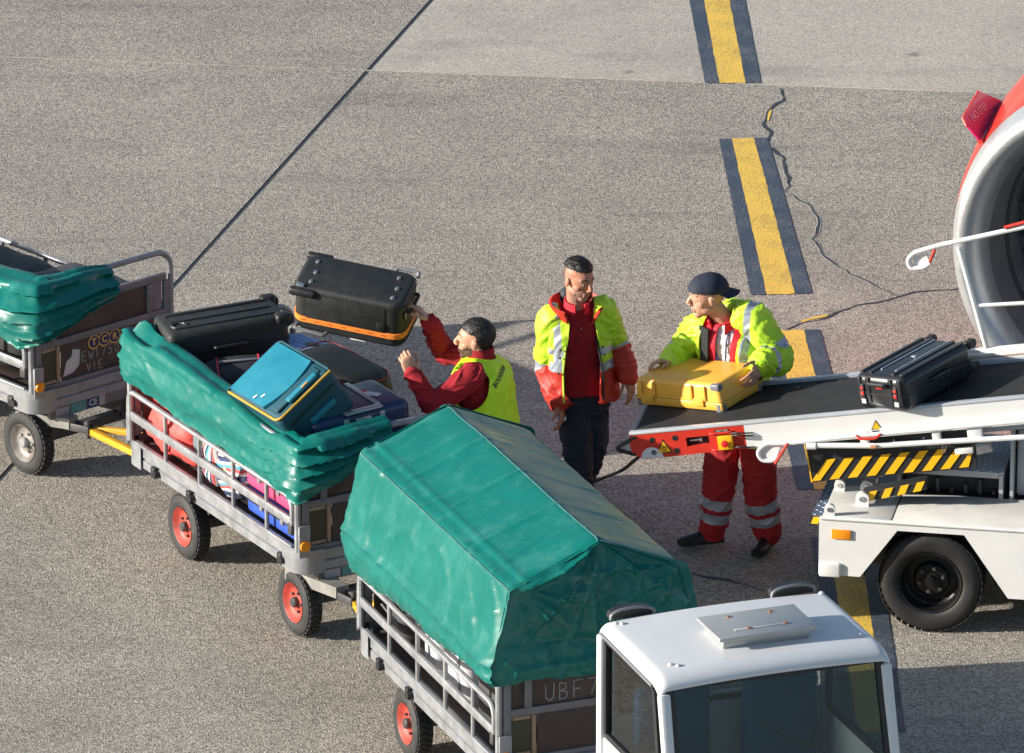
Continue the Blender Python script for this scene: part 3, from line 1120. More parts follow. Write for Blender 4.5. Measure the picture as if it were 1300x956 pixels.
# ------------------------------------------------------------------ luggage
def shell(b, d, bev=.04, seg=4, c=(0, 0, 0)):
    return b.box(c, d, None, bev, seg)
def place(name, label, cat, loc, R3, group=None):
    return thing(name, label, cat, loc, R3, group)
def handle(parent, p0, p1, out, m=BLKP, r=.009, name='handle'):
    p0, p1, out = V(p0), V(p1), V(out)
    pts = fillet([p0, p0 + out, p1 + out, p1], out.length * .8, 4)
    return B().tube(pts, r, 8).build(name, m, parent)
def casters(parent, spots, r=.026, m=BLKP, axis='x', out=(0, 0, -1)):
    o = V(out)
    for p in spots:
        p = V(p)
        b = B()
        b.box(p + o * .008, (.05, .05, .05), bev=.01)
        c = p + o * .04
        ax = V((1, 0, 0)) if axis == 'x' else V((0, 1, 0))
        b.cyl(c - ax * .02, c + ax * .02, r, n=14)
        b.build('caster', m, parent)
def band_ring(b, L_, W_, z, h, off, axis='z', rc=.05, seg=5, t=.004):
    """thin hoop round a rounded rectangle L_ x W_ at height z"""
    ring = fillet([(-L_ / 2, -W_ / 2, 0), (L_ / 2, -W_ / 2, 0), (L_ / 2, W_ / 2, 0), (-L_ / 2, W_ / 2, 0)], rc, seg, True)
    rows = []
    n = len(ring)
    for i in range(n + 1):
        p = ring[i % n]
        tt = (ring[(i + 1) % n] - ring[(i - 1) % n])
        tt = tt.normalized() if tt.length > 1e-6 else V((1, 0, 0))
        nn = V((tt.y, -tt.x, 0))
        rows.append([p + nn * o_ + V((0, 0, z + z_)) for o_, z_ in ((0, -h / 2), (off, -h / 2 + t * .4), (off, h / 2 - t * .4), (0, h / 2))])
    if axis != 'z':
        rows = [[V((q.x, q.z, q.y)) if axis == 'y' else V((q.z, q.y, q.x)) for q in r_] for r_ in rows]
    return b.grid(rows)

# --- yellow hard case on the belt (local x length, y width, z thickness)
YCASE = mat('yellow_case_plastic', (.84, .42, .06), .38, 0, .04, 5, .0004, 90)
def yellow_case(loc, R3):
    L_, W_, H_ = .66, .42, .19
    t = place('suitcase', 'yellow hard case the capped worker holds at the low end of the belt', 'suitcase', loc, R3, 'suitcases being loaded')
    b = B()
    bm = bmesh.new()
    bmesh.ops.create_cube(bm, size=1)
    for v in bm.verts:
        k = .945 if v.co.z > 0 else 1
        v.co = V((v.co.x * L_ * k, v.co.y * W_ * k, .06 + (.115 if v.co.z > 0 else 0)))
    bmesh.ops.bevel(bm, geom=[e for e in bm.edges if max(v.co.z for v in e.verts) > .1], offset=.032, segments=5, affect='EDGES', profile=.5)
    b.bm(bm)
    top = b.build('upper_shell', YCASE, t)
    B().box((0, 0, .031), (L_ - .002, W_ - .002, .056), None, .012, 3).build('lower_shell', YCASE, t)
    B().box((0, 0, .0595), (L_ - .004, W_ - .004, .004)).build('seam_line', mat('dark_seam', (.12, .06, .02), .6), t)
    # ribs and catches on the front face
    for x in (-.22, .16):
        for dx in (-.05, .05):
            B().box((x + dx, -W_ * .486, .112), (.018, .03, .09), Matrix.Rotation(-.06, 3, 'X'), .004).build('front_rib', YCASE, top)
        B().box((x, -W_ / 2 - .004, .055), (.075, .016, .05), None, .004).build('latch', YCASE, t)
    for x, y in ((L_ / 2 - .03, -W_ / 2 + .03), (-L_ / 2 + .03, -W_ / 2 + .03), (L_ / 2 - .03, W_ / 2 - .03)):
        b = B()
        b.cyl((x, y, .0), (x, y, .045), .033, n=14)
        b.build('corner_wheel', GREYP, t)
    for x in (L_ / 2 - .045,):
        B().box((x, -W_ / 2 + .03, .150), (.07, .05, .045), None, .012, 3).build('corner_guard', GREYP, t)
    handle(t, (L_ / 2 - .005, -.06 + .12, .09), (L_ / 2 - .005, .06 + .12, .09), (.03, 0, 0))
    return t

# --- belt frame: needed for the cases on it
LDO, LDA = V((1.85, -4.34, 0)), -10.5
LDR = rz(LDA)
BEL = math.atan(.165)
def ldw(x, y, z): return LDO + LDR @ V((x, y, z))
def cv(s, y, h): return V((s * math.cos(BEL) - h * math.sin(BEL), y, 1.235 + s * math.sin(BEL) + h * math.cos(BEL)))   # conveyor -> loader frame
BELT_R = LDR @ Matrix.Rotation(-BEL, 3, 'Y')
BELT_N = BELT_R @ V((0, 0, 1))
BELT_P = LDO + LDR @ cv(0, .22, 0)
def belt_case(px, py, yaw, dims):
    """px,py: photo point of the near bottom corner on the belt; returns centre of the base"""
    c = onp(px, py, BELT_P + BELT_N * .012, BELT_N)
    R3 = BELT_R @ rz(yaw)
    return c, R3
c, R3 = belt_case(918, 524, -27, None)
c = c + R3 @ V((-.66 / 2, .42 / 2, 0))
YC = yellow_case(c, R3)
YC_R, YC_O = R3, c

# --- black ribbed case higher on the belt
BSH = mat('black_case_shell', (.016, .018, .022), .32, 0, .15, 8, .0003, 120)
def black_case(loc, R3):
    # local x width across the front, y length, z thickness
    L_, Wd, H_ = .67, .38, .225
    t = place('suitcase', 'black ribbed hard case lying higher up on the belt', 'suitcase', loc, R3, 'suitcases being loaded')
    b = B()
    shell(b, (Wd, L_, H_), .05, 5, (0, 0, H_ / 2 + .004))
    body = b.build('shell', BSH, t)
    for x in (-.15, -.085, .085, .15):
        B().box((x, 0, H_ + .006), (.028, L_ * .9, .012), None, .005).build('top_rib', BSH, body)
        B().box((x, -L_ / 2, H_ / 2 + .02), (.03, .014, H_ * .72), None, .006).build('front_rib', BSH, body)
    for x in (-.052, .058):
        B().box((x, .03, H_ + .0065), (.012, L_ * .78, .006)).build('metal_strip', mat('pale_strip', (.22, .28, .37), .35, .5, .05, 4), t)
    B().box((.0, .02, H_ + .005), (.035, .022, .004), None, .003).build('emblem_plate', CHROME, t)
    b = B()
    band_ring(b, Wd, L_, H_ / 2, .016, .004, rc=.05)
    b.build('zip_seam', BLKP, t)
    for x in (-.13, .12):
        B().box((x, -L_ / 2 - .004, .11), (.03, .012, .12), None, .004).build('clip', BLKP, t)
        for z, h in ((.145, .016), (.112, .022)):
            B().box((x, -L_ / 2 - .011, z), (.022, .006, h), None, .003).build('red_tab', mat('red_tab', (.7, .03, .02), .4), t)
        B().box((x + .004, -L_ / 2 - .010, .062), (.034, .006, .03), None, .003).build('grey_pad', mat('pale_pad', (.5, .5, .48), .5), t)
    handle(t, (-.07, -L_ / 2 + .002, .172), (.07, -L_ / 2 + .002, .172), (0, -.035, .012), BLKP, .012)
    B().box((0, -L_ / 2 - .004, .158), (.05, .006, .02), None, .002).build('red_tab', MATS['red_tab'], t)
    for x in (-.15, .15):
        for z in (.05, H_ - .03):
            b = B()
            b.box((x, L_ / 2 + .014, z), (.05, .05, .05), None, .012)
            b.cyl((x - .016, L_ / 2 + .05, z), (x + .016, L_ / 2 + .05, z), .03, n=14)
            b.build('caster', BLKP, t)
    handle(t, (Wd / 2 - .004, -.09, .14), (Wd / 2 - .004, .09, .14), (.022, 0, 0), BLKP, .01)
    return t
c, R3 = belt_case(1153, 527, -30, None)
black_case(c + R3 @ V((-.19, .335, 0)), R3)

# --- case in the air: black with an orange strap
FAB = mat('black_fabric', (.017, .019, .019), .6, 0, .2, 12, .0012, 130)
ORG = mat('orange_webbing', (.85, .24, .03), .7, 0, .08, 20, .0006, 160)
def flying_case():
    L_, Wd, H_ = .70, .34, .335
    a, bb = V((.95, -.28, -.105)), V((.27, .9, .33))
    R3 = axes(a, bb)
    loc = aty(452, 382, -3.45)
    t = place('suitcase', 'black suitcase with an orange strap in the air, held by the vest wearer', 'suitcase', loc, R3, 'suitcases being loaded')
    b = B()
    bm = bmesh.new()
    bmesh.ops.create_cube(bm, size=1)
    for v in bm.verts: v.co = V((v.co.x * L_, v.co.y * Wd, v.co.z * H_))
    bmesh.ops.bevel(bm, geom=[e for e in bm.edges if abs(e.verts[0].co.z - e.verts[1].co.z) > .1], offset=.085, segments=6, affect='EDGES', profile=.5)
    bmesh.ops.bevel(bm, geom=[e for e in bm.edges if abs(e.verts[0].co.z - e.verts[1].co.z) < .01 and e.calc_face_angle(0) > .7], offset=.03, segments=4, affect='EDGES', profile=.5)
    b.bm(bm)
    body = b.build('body', FAB, t, 50)
    b = B()
    band_ring(b, L_, Wd, H_ / 2 - .034, .008, .0035, rc=.085, seg=6)
    band_ring(b, L_, Wd, -H_ / 2 + .034, .008, .0035, rc=.085, seg=6)
    b.build('piping', BLKP, body)
    b = B()
    band_ring(b, L_, Wd, -.075, .04, .006, rc=.085, seg=6)
    st = b.build('strap', ORG, t)
    for k in range(7):
        B().box((-.28 + k * .085, -Wd / 2 - .0065, -.075), (.03, .002, .006)).build('strap_print', mat('dark_orange', (.3, .08, .02), .7), st)
    B().box((.345, -.03, -.075), (.014, .06, .05), None, .004).build('buckle', BLKP, st)
    # front pocket seam, side grips, studs
    B().box((.02, -Wd / 2 - .003, .045), (.38, .012, .012), None, .004).build('pocket_seam', BLKP, body)
    B().box((-.01, -Wd / 2 - .002, .03), (.5, .006, .2), None, .003).build('front_pocket', FAB, body)
    B().box((.21, -Wd / 2 - .008, -.01), (.05, .012, .05), None, .004).build('tab', BLKP, body)
    for x in (-.27, .245):
        for y in (-.10, -.01, .09):
            B().lathe([(0, .014), (.007, .012), (.010, 0)], Matrix.Translation((x + .02 * (y < 0), y, H_ / 2)) @ Matrix.Rotation(-math.pi / 2, 4, 'Y'), 12).build('stud', CHROME, t)
    B().box((-L_ / 2 + .07, -Wd / 2 + .0, H_ / 2 - .035), (.17, .05, .055), None, .02, 3).build('corner_guard', BLKP, t)
    B().box((-L_ / 2 + .07, Wd / 2 - .0, H_ / 2 - .035), (.17, .05, .055), None, .02, 3).build('corner_guard', BLKP, t)
    B().box((-L_ / 2 + .05, -Wd / 2 + .02, H_ / 2 + .003), (.05, .03, .014), None, .006).build('metal_corner', CHROME, t)
    handle(t, (-L_ / 2 + .03, -Wd / 2 + .006, -.13), (-L_ / 2 + .22, -Wd / 2 + .006, -.15), (-.01, -.035, 0), GREYP, .012)
    handle(t, (.2, Wd / 2 - .01, H_ / 2 - .03), (.34, Wd / 2 - .01, H_ / 2 - .03), (0, .03, .02), GREYP, .012)
    handle(t, (L_ / 2 - .01, -.08, .07), (L_ / 2 - .01, .09, .07), (.032, 0, 0), BLKP, .011)
    B().box((L_ / 2 + .004, -.12, .06), (.008, .018, .05), None, .003).build('zip_pull', mat('brass', (.6, .5, .3), .3, .8), t)
    B().box((.06, -Wd / 2 + .03, -H_ / 2 - .004), (.10, .03, .008), None, .003).build('white_tag', PAPER, t)
    return t, R3, loc
FC, FC_R, FC_O = flying_case()

# --- big black case on the middle cart
def c2p(x, y, z): return C2.w((x, y, z))
def big_case():
    L_, Wd, H_ = .76, .40, .34
    R3 = axes((.952, .298, .065), (-.299, .954, .0))
    tl = at(214, 426, 1.38)
    loc = tl + R3 @ V((L_ / 2, Wd / 2, -H_ / 2))
    t = place('suitcase', 'big black wheeled suitcase across the back of the middle cart', 'suitcase', loc, R3, 'luggage heaped on the middle cart')
    b = B()
    shell(b, (L_, Wd, H_), .04, 4)
    body = b.build('body', FAB, t)
    for y in (-.12, .0, .12):
        B().box((0, y, H_ / 2 + .003), (L_ * .84, .022, .014), None, .006).build('top_rib', BLKP, body)
    for x, y in ((L_ / 2 - .03, -Wd / 2 + .03), (L_ / 2 - .03, Wd / 2 - .03)):
        B().box((x, y, H_ / 2 - .02), (.10, .09, .07), None, .025, 3).build('corner_guard', BLKP, t)
        B().cyl((x + .02, y - .02, H_ / 2 - .03), (x + .02, y + .02, H_ / 2 - .03), .045, n=18).build('caster', BLKP, t)
    b = B()
    band_ring(b, L_, Wd, .02, .02, .006, rc=.04)
    b.build('zip_seam', BLKP, body)
    B().lathe([(.002, .055), (.01, .05), (.010, .04), (.002, .036)], Matrix.Translation((-L_ / 2 + .10, -Wd / 2 + .13, H_ / 2)) @ Matrix.Rotation(-math.pi / 2, 4, 'Y'), 24).build('grommet', BLKP, t)
    handle(t, (-.1, -Wd / 2, .05), (.1, -Wd / 2, .05), (0, -.03, .0), BLKP, .012)
    return t
big_case()

# --- teal suitcase
TEAL = mat('teal_fabric', (.004, .16, .24), .55, 0, .08, 6, .0008, 150)
TEALD = mat('deep_teal_fabric', (.003, .055, .082), .6, 0, .1, 6, .0008, 150)
MUST = mat('mustard_piping', (.48, .27, .02), .5, 0, .1, 10)
def teal_case():
    L_, Wd, H_ = .70, .45, .30
    R3 = axes((.428, -.901, .067), (.672, .367, .643))
    R3 = axes((.45, -.88, .05), (.70, .40, .59))
    tl = at(287, 496, 1.325)
    loc = tl + R3 @ V((L_ / 2, Wd / 2, -H_ / 2))
    t = place('suitcase', 'teal fabric suitcase with mustard piping lying tilted on the middle cart', 'suitcase', loc, R3, 'luggage heaped on the middle cart')
    b = B()
    bm = bmesh.new()
    bmesh.ops.create_cube(bm, size=1)
    for v in bm.verts: v.co = V((v.co.x * L_, v.co.y * Wd, v.co.z * H_))
    bmesh.ops.bevel(bm, geom=bm.edges[:], offset=.042, segments=5, affect='EDGES', profile=.5)
    bmesh.ops.subdivide_edges(bm, edges=bm.edges[:], cuts=3, use_grid_fill=True)
    for v in bm.verts:
        v.co.z += (.012 * noise.noise(v.co * 5)) + (.015 * (1 - (v.co.x / L_ * 2) ** 2) * (1 - (v.co.y / Wd * 2) ** 2) if v.co.z > 0 else 0)
    b.bm(bm)
    body = b.build('body', TEALD, t)
    # lighter front panel with a slanted pocket opening
    p = [(-L_ / 2 + .03, -Wd / 2 + .03), (.13, -Wd / 2 + .03), (.16, -Wd / 2 + .1), (.17, 0), (.14, Wd / 2 - .03), (-L_ / 2 + .03, Wd / 2 - .03)]
    K = 14
    G = []
    for i in range(K + 1):
        u = i / K
        row = []
        for k in range(K + 1):
            w = k / K
            y = lerp(-Wd / 2 + .025, Wd / 2 - .025, w)
            x = lerp(-L_ / 2 + .025, .15 + .05 * math.sin(w * 3.1), u)
            row.append(V((x, y, H_ / 2 + .010 + .018 * math.sin(math.pi * min(1, u * 1.0)) * math.sin(math.pi * w) + .01 * u + .004 * noise.noise(V((x * 9, y * 9, 0))))))
        G.append(row)
    low = [V((q.x + .004, q.y, H_ / 2 - .004)) for q in G[-1]]
    G.append(low)
    B().grid(G).build('front_flap', TEAL, t)
    B().box((.255, .0, H_ / 2 + .008), (.10, Wd - .09, .022), None, .01, 3).build('end_pocket', TEALD, t)
    op = B().box((.30, .03, H_ / 2 + .014), (.05, .24, .026), None, .012, 3).build('top_grip', TEAL, t)
    B().box((.318, .05, H_ / 2 + .027), (.012, .05, .006), None, .002).build('badge', mat('orange_badge', (.7, .25, .05), .5), op)
    b = B()
    ring = fillet([(-L_ / 2 + .012, -Wd / 2 + .006, 0), (L_ / 2 - .006, -Wd / 2 + .006, 0), (L_ / 2 - .006, Wd / 2 - .006, 0)], .05, 5)
    b.tube([q + V((0, 0, H_ / 2 - .012)) for q in ring], .008, 8)
    b.build('piping', MUST, t)
    ring = fillet([(L_ / 2 - .01, Wd / 2 - .006, 0), (-L_ / 2 + .01, Wd / 2 - .006, 0), (-L_ / 2 + .01, -Wd / 2 + .006, 0)], .05, 5)
    B().tube([q + V((0, 0, H_ / 2 - .004)) for q in ring], .008, 8).build('edge_cord', TEALD, t)
    B().box((L_ / 2 + .006, .03, -.02), (.02, .2, .04), None, .008).build('side_handle', TEAL, t)
    B().box((L_ / 2 + .003, .0, .06), (.008, Wd - .08, .012), None, .003).build('zip', BLKP, t)
    for x, y in ((-.02, -.17), (.04, -.14)):
        B().box((x + .02, y, H_ / 2 + .026), (.03, .016, .002), rz(70)).build('paper_tag', PAPER, t)
    for y in (-.16, .16):
        for z in (-.09, .07):
            B().cyl((-L_ / 2 - .025, y - .015, z), (-L_ / 2 - .025, y + .015, z), .026, n=12).build('caster', BLKP, t)
    return t
teal_case()

# --- blue hard case with grey bands at the near end
BLUE = mat('navy_case_shell', (.012, .028, .10), .35, 0, .1, 8, .0003, 90)
SILV = mat('silver_band', (.36, .38, .42), .35, .5, .06, 8)
def blue_case():
    L_, Wd, H_ = .66, .46, .27
    R3 = C2.R @ rz(90) @ Matrix.Rotation(-.06, 3, 'Y')
    loc = c2p(.70, -.03, 1.205)
    t = place('suitcase', 'navy blue hard case with silver bands, at the near end of the middle cart', 'suitcase', loc, R3, 'luggage heaped on the middle cart')
    b = B()
    shell(b, (L_, Wd, H_), .05, 5)
    body = b.build('shell', BLUE, t)
    for x in (-.11, .13):
        bb = B()
        bb.box((x, .02, H_ / 2 + .002), (.035, Wd * .86, .012), None, .004)
        bb.box((x, -Wd / 2 - .002, .06), (.035, .012, .1), None, .004)
        bb.build('band', SILV, body)
    B().box((.01, -Wd / 2 + .012, H_ / 2 + .004), (.25, .05, .014), None, .005).build('front_trim', SILV, body)
    B().box((.0, -Wd / 2 - .01, .085), (.1, .02, .04), None, .006).build('lock', SILV, t)
    handle(t, (-.10, -Wd / 2, .0), (.10, -Wd / 2, .0), (0, -.03, 0), SILV, .013)
    B().box((.17, -.02, H_ / 2 + .004), (.05, .12, .004), rz(35)).build('airline_tag', PAPER, t)
    B().box((.15, .05, H_ / 2 + .006), (.03, .06, .003), rz(35)).build('red_tag', mat('red_tag_paper', (.5, .04, .05), .6), t)
    return t
blue_case()

def bag(name, label, cat, loc, R3, d, m, seed, e=3.0, wob=.10, parts=()):
    t = place(name, label, cat, loc, R3, 'luggage heaped on the middle cart')
    b = B()
    b.soft((0, 0, 0), d, None, e, 9, wob, seed)
    b.build('body', m, t, 60)
    return t
DFAB = mat('dark_bag_fabric', (.022, .022, .028), .7, 0, .2, 9, .002, 60)
REDP = mat('red_piping', (.55, .02, .05), .5)
t = bag('soft_bag', 'charcoal holdall with red piping wedged between the teal and big black suitcases', 'bag', c2p(-.40, -.1, 1.10), C2.R @ rz(75), (.62, .42, .32), DFAB, 4)
for s in (-.2, .06):
    B().tube([V((s + .02 * math.sin(a * 2), .215 * math.cos(a), .166 * math.sin(a) + .003)) for a in [math.pi * k / 16 for k in range(17)]], .006, 6).build('piping', REDP, t)
B().box((0, -.02, .168), (.4, .03, .008), None, .003).build('zip', GREYP, t)
t = bag('soft_bag', 'large black soft suitcase sloping behind the navy blue case', 'bag', c2p(.05, .28, 1.17), C2.R @ rz(20) @ Matrix.Rotation(.18, 3, 'Y'), (.62, .42, .32), FAB, 9, 4.5, .04)
B().tube(fillet([(-.28, -.18, .142), (.275, -.18, .138), (.275, .175, .138), (-.28, .175, .142)], .09, 5, True), .0045, 6, closed=True).build('piping', mat('dark_red_piping', (.16, .008, .02), .6), t)
t = bag('soft_bag', 'pale blue striped bag under the flying suitcase, behind the big black one', 'bag', c2p(-.56, .34, 1.12), C2.R @ rz(12), (.5, .36, .22), striped('pale_blue_stripe', [(.2, .33, .6), (.32, .45, .7), (.16, .28, .55)], 22, 1), 5, 5, .05)
B().box((.05, .05, .10), (.1, .07, .03), None, .01).build('buckle', DARKST, t)
t = bag('soft_bag', 'blue and white ribbed bag at the near right corner of the middle cart', 'bag', c2p(.93, .41, .98), C2.R @ rz(5), (.34, .24, .3), striped('blue_white_rib', [(.6, .63, .7), (.12, .17, .42)], 34, 0), 6, 3.5, .06)
# bottom layer seen through the side rail
CORAL = mat('coral_fabric', (.80, .085, .075), .6, 0, .12, 7, .003, 25)
t = bag('backpack', 'coral red quilted backpack behind the far end of the side rail', 'backpack', c2p(-.67, -.31, .785), C2.R @ rz(3), (.66, .48, .37), CORAL, 12, 3.4, .16)
for x in (-.12, .08):
    B().tube([V((x, -.22 * math.cos(a) - .004, .17 * math.sin(a))) for a in [math.pi * (k - 2) / 14 for k in range(14)]], .013, 6).build('strap', CORAL, t)
t = bag('soft_bag', 'small coral red pouch lying on top of the coral backpack', 'bag', c2p(-.86, -.36, .93), C2.R @ rz(-10), (.3, .24, .15), CORAL, 21, 2.4, .2)
t = bag('soft_bag', 'slate grey bag between the coral backpack and the striped bags', 'bag', c2p(-.33, -.27, .82), C2.R @ Matrix.Rotation(.15, 3, 'Y'), (.22, .46, .42), mat('slate_fabric', (.13, .16, .19), .7, 0, .12, 9, .0015, 60), 31, 3.4, .08)
STR = striped('bold_stripe', [(.5, .06, .06), (.62, .6, .58), (.02, .03, .07), (.07, .28, .33), (.6, .58, .56), (.05, .06, .14), (.55, .1, .09), (.62, .6, .58)], 8.5, 0)
STR2 = striped('bold_stripe_steep', [(.02, .03, .07), (.62, .6, .6), (.5, .07, .07), (.06, .26, .32), (.62, .6, .58), (.03, .05, .14)], 9, 2)
t = bag('soft_bag', 'upright striped beach bag in red, white, navy beside the grey bag', 'bag', c2p(-.13, -.31, .79), C2.R @ Matrix.Rotation(.1, 3, 'Y'), (.22, .47, .38), STR, 41, 4.5, .08)
t = bag('soft_bag', 'lying striped bag in red, navy, white beneath the green cover', 'bag', c2p(.14, -.31, .78), C2.R @ Matrix.Rotation(-.25, 3, 'Y'), (.40, .47, .36), STR2, 44, 4.2, .08)
B().ell((-.02, -.225, .02), (.03, .008, .03), n=10).build('flower_badge', mat('cream_badge', (.65, .55, .3), .7), t)
PINK = mat('pink_case_shell', (.76, .07, .17), .4, 0, .06, 6, .0004, 80)
def small_case(label, loc, R3, d, m):
    t = place('suitcase', label, 'suitcase', loc, R3, 'luggage heaped on the middle cart')
    b = B()
    shell(b, d, .03, 4)
    b.build('shell', m, t)
    b = B()
    band_ring(b, d[0], d[1], 0, .012, .004, rc=.03)
    b.build('seam_line', BLKP, t)
    for x in (-.12, .12):
        B().box((x * d[0] / .6, -d[1] / 2 - .004, 0), (.04, .012, .04), None, .004).build('latch', GREYP, t)
    return t
small_case('blue hard case on the deck under the pink one, near end of side rail', c2p(.68, -.28, .69), C2.R, (.66, .48, .165), mat('mid_blue_shell', (.035, .09, .42), .4, 0, .1, 6, .0004, 80))
small_case('bright pink case on the blue case, under the green cover', c2p(.645, -.28, .862), C2.R, (.60, .48, .175), PINK)

# luggage inside the covered cart and the cart at the left edge
def c3p(x, y, z): return C3.w((x, y, z))
def side_bag(name, label, cat, loc, R3, d, m, seed, grp, e=4.0):
    t = place(name, label, cat, loc, R3, grp)
    b = B()
    b.soft((0, 0, 0), d, None, e, 8, .06, seed)
    b.build('body', m, t, 60)
    return t
g3 = 'luggage inside the covered cart'
CHAR = mat('charcoal_fabric', (.055, .055, .06), .65, 0, .15, 9, .001, 80)
LGREY = mat('pale_grey_fabric', (.42, .43, .46), .55, 0, .08, 7, .001, 60)
t = side_bag('suitcase', 'charcoal suitcase at the far end of the covered cart', 'suitcase', c3p(-.78, -.24, .87), C3.R @ Matrix.Rotation(.12, 3, 'Y'), (.4, .5, .52), CHAR, 2, g3)
for z in (-.1, .0):
    B().box((0, -.255, z), (.3, .012, .012), None, .004).build('zip', GREYP, t)
t = side_bag('suitcase', 'pale grey suitcase standing behind the middle of the covered cart rail', 'suitcase', c3p(-.16, -.25, .87), C3.R @ Matrix.Rotation(.05, 3, 'Y'), (.24, .5, .5), LGREY, 3, g3, 6)
for x in (-.05, .05):
    B().box((x, -.245, 0), (.018, .012, .4), None, .004).build('rib', LGREY, t)
t = side_bag('suitcase', 'light silver suitcase nearest the near end of the covered cart', 'suitcase', c3p(.2, -.25, .87), C3.R, (.36, .5, .5), mat('silver_grey_shell', (.5, .5, .54), .4, 0, .06, 6), 5, g3, 7)
for x in (-.1, .1):
    B().box((x, -.248, 0), (.02, .012, .4), None, .004).build('rib', LGREY, t)
side_bag('suitcase', 'black suitcase between the charcoal and pale grey ones', 'suitcase', c3p(-.44, -.2, .85), C3.R, (.26, .5, .48), FAB, 7, g3, 6)
side_bag('suitcase', 'dark suitcase at the near end under the gabled cover', 'suitcase', c3p(.66, -.22, .85), C3.R, (.46, .5, .48), CHAR, 8, g3, 5)
def c1p(x, y, z): return C1.w((x, y, z))
g1 = 'luggage in the cart at the left edge'
t = side_bag('suitcase', 'black suitcase behind the side rail of the leftmost cart', 'suitcase', c1p(.55, -.26, .86), C1.R, (.72, .48, .50), FAB, 11, g1, 4)
B().tube([V((-.12 + .1 * math.cos(a), -.25, .13 * math.sin(a))) for a in [math.pi * k / 12 for k in range(13)]], .012, 8).build('handle', GREYP, t)
t = side_bag('suitcase', 'second black suitcase further along the leftmost cart, at the photo edge', 'suitcase', c1p(-.17, -.26, .86), C1.R, (.68, .48, .50), CHAR, 12, g1, 4)
side_bag('suitcase', 'dark suitcase at the far end of the leftmost cart, under the green cover', 'suitcase', c1p(-.82, -.3, .79), C1.R, (.58, .42, .36), FAB, 13, g1, 5)
side_bag('suitcase', 'black suitcase against the lettered end board of the leftmost cart', 'suitcase', c1p(.62, .24, .83), C1.R, (.8, .48, .44), CHAR, 14, g1, 6)
side_bag('suitcase', 'charcoal suitcase on the far side of the leftmost cart behind the bunched cover', 'suitcase', c1p(-.2, .22, .79), C1.R, (.78, .48, .36), FAB, 15, g1, 6)
# ------------------------------------------------------------------ belt loader
LD = thing('belt_loader', 'white belt loader with a red nosed conveyor and hazard stripes', 'belt loader', LDO, (0, 0, rad(LDA)))
TREAD = mat('tread_plate', (.55, .60, .68), .5, 0, .15, 8, .0004, 50)
HZY = mat('hazard_yellow', (.85, .45, .01), .4, 0, .05, 8)
HZB = mat('hazard_black', (.016, .016, .018), .5, 0, .1, 8)
PANEL = mat('grey_panel', (.38, .40, .42), .45, .1, .08, 5, col2=(.2, .19, .18), c2amt=.4, c2pos=.6)
WORN = mat('worn_white_deck', (.6, .595, .57), .5, 0, .08, 4, .0004, 40, col2=(.30, .26, .22), c2amt=.5, c2pos=.55, c2scale=6)
BELTM = mat('conveyor_rubber', (.014, .0145, .0155), .8, 0, .3, 7, .002, 120)
ZD, YN, YF = .71, -.06, 1.55
XB = 2.9
# near side skirt with its wheel arch (outline in x,z)
arch = [(-.01, .345), (.24, .345), (.46, .655), (.86, .655), (1.13, .27), (XB, .27), (XB, ZD - .004), (-.01, ZD - .004)]
def skirt(y0, th):
    b = B()
    b.prism([V((x, y0, z)) for x, z in arch], (0, th, 0))
    return b
sk = skirt(YN, .03).build('side_skirt', WHITE, LD)
B().box((.125, YN - .006, .61), (.115, .012, .06), None, .003).build('side_marker', AMBER, sk)
B().box((.06, YN + .01, .38), (.13, .06, .09), None, .012, 3).build('bumper_corner', WHITE, sk)
skirt(YF - .03, .03).build('side_skirt', WHITE, LD)
# front face and deck plates
B().box((.02, (YN + YF) / 2, .52), (.05, YF - YN - .064, .33), None, .006).build('front_plate', WHITE, LD)
B().box((.215, .18, ZD + .003), (.41, .48, .014), None, .004).build('deck_plate', WORN, LD)
B().box((1.665, .18, ZD + .003), (2.47, .48, .014), None, .004).build('deck_plate', WORN, LD)
B().box((1.45, .99, ZD - .02), (2.85, 1.1, .02)).build('deck_pan', DARKST, LD)
b = B()
b.tube(fillet([(.0, YN - .002, ZD - .003), (XB, YN - .002, ZD - .003)], .01), .012, 8)
b.build('deck_edge', WHITE, LD)
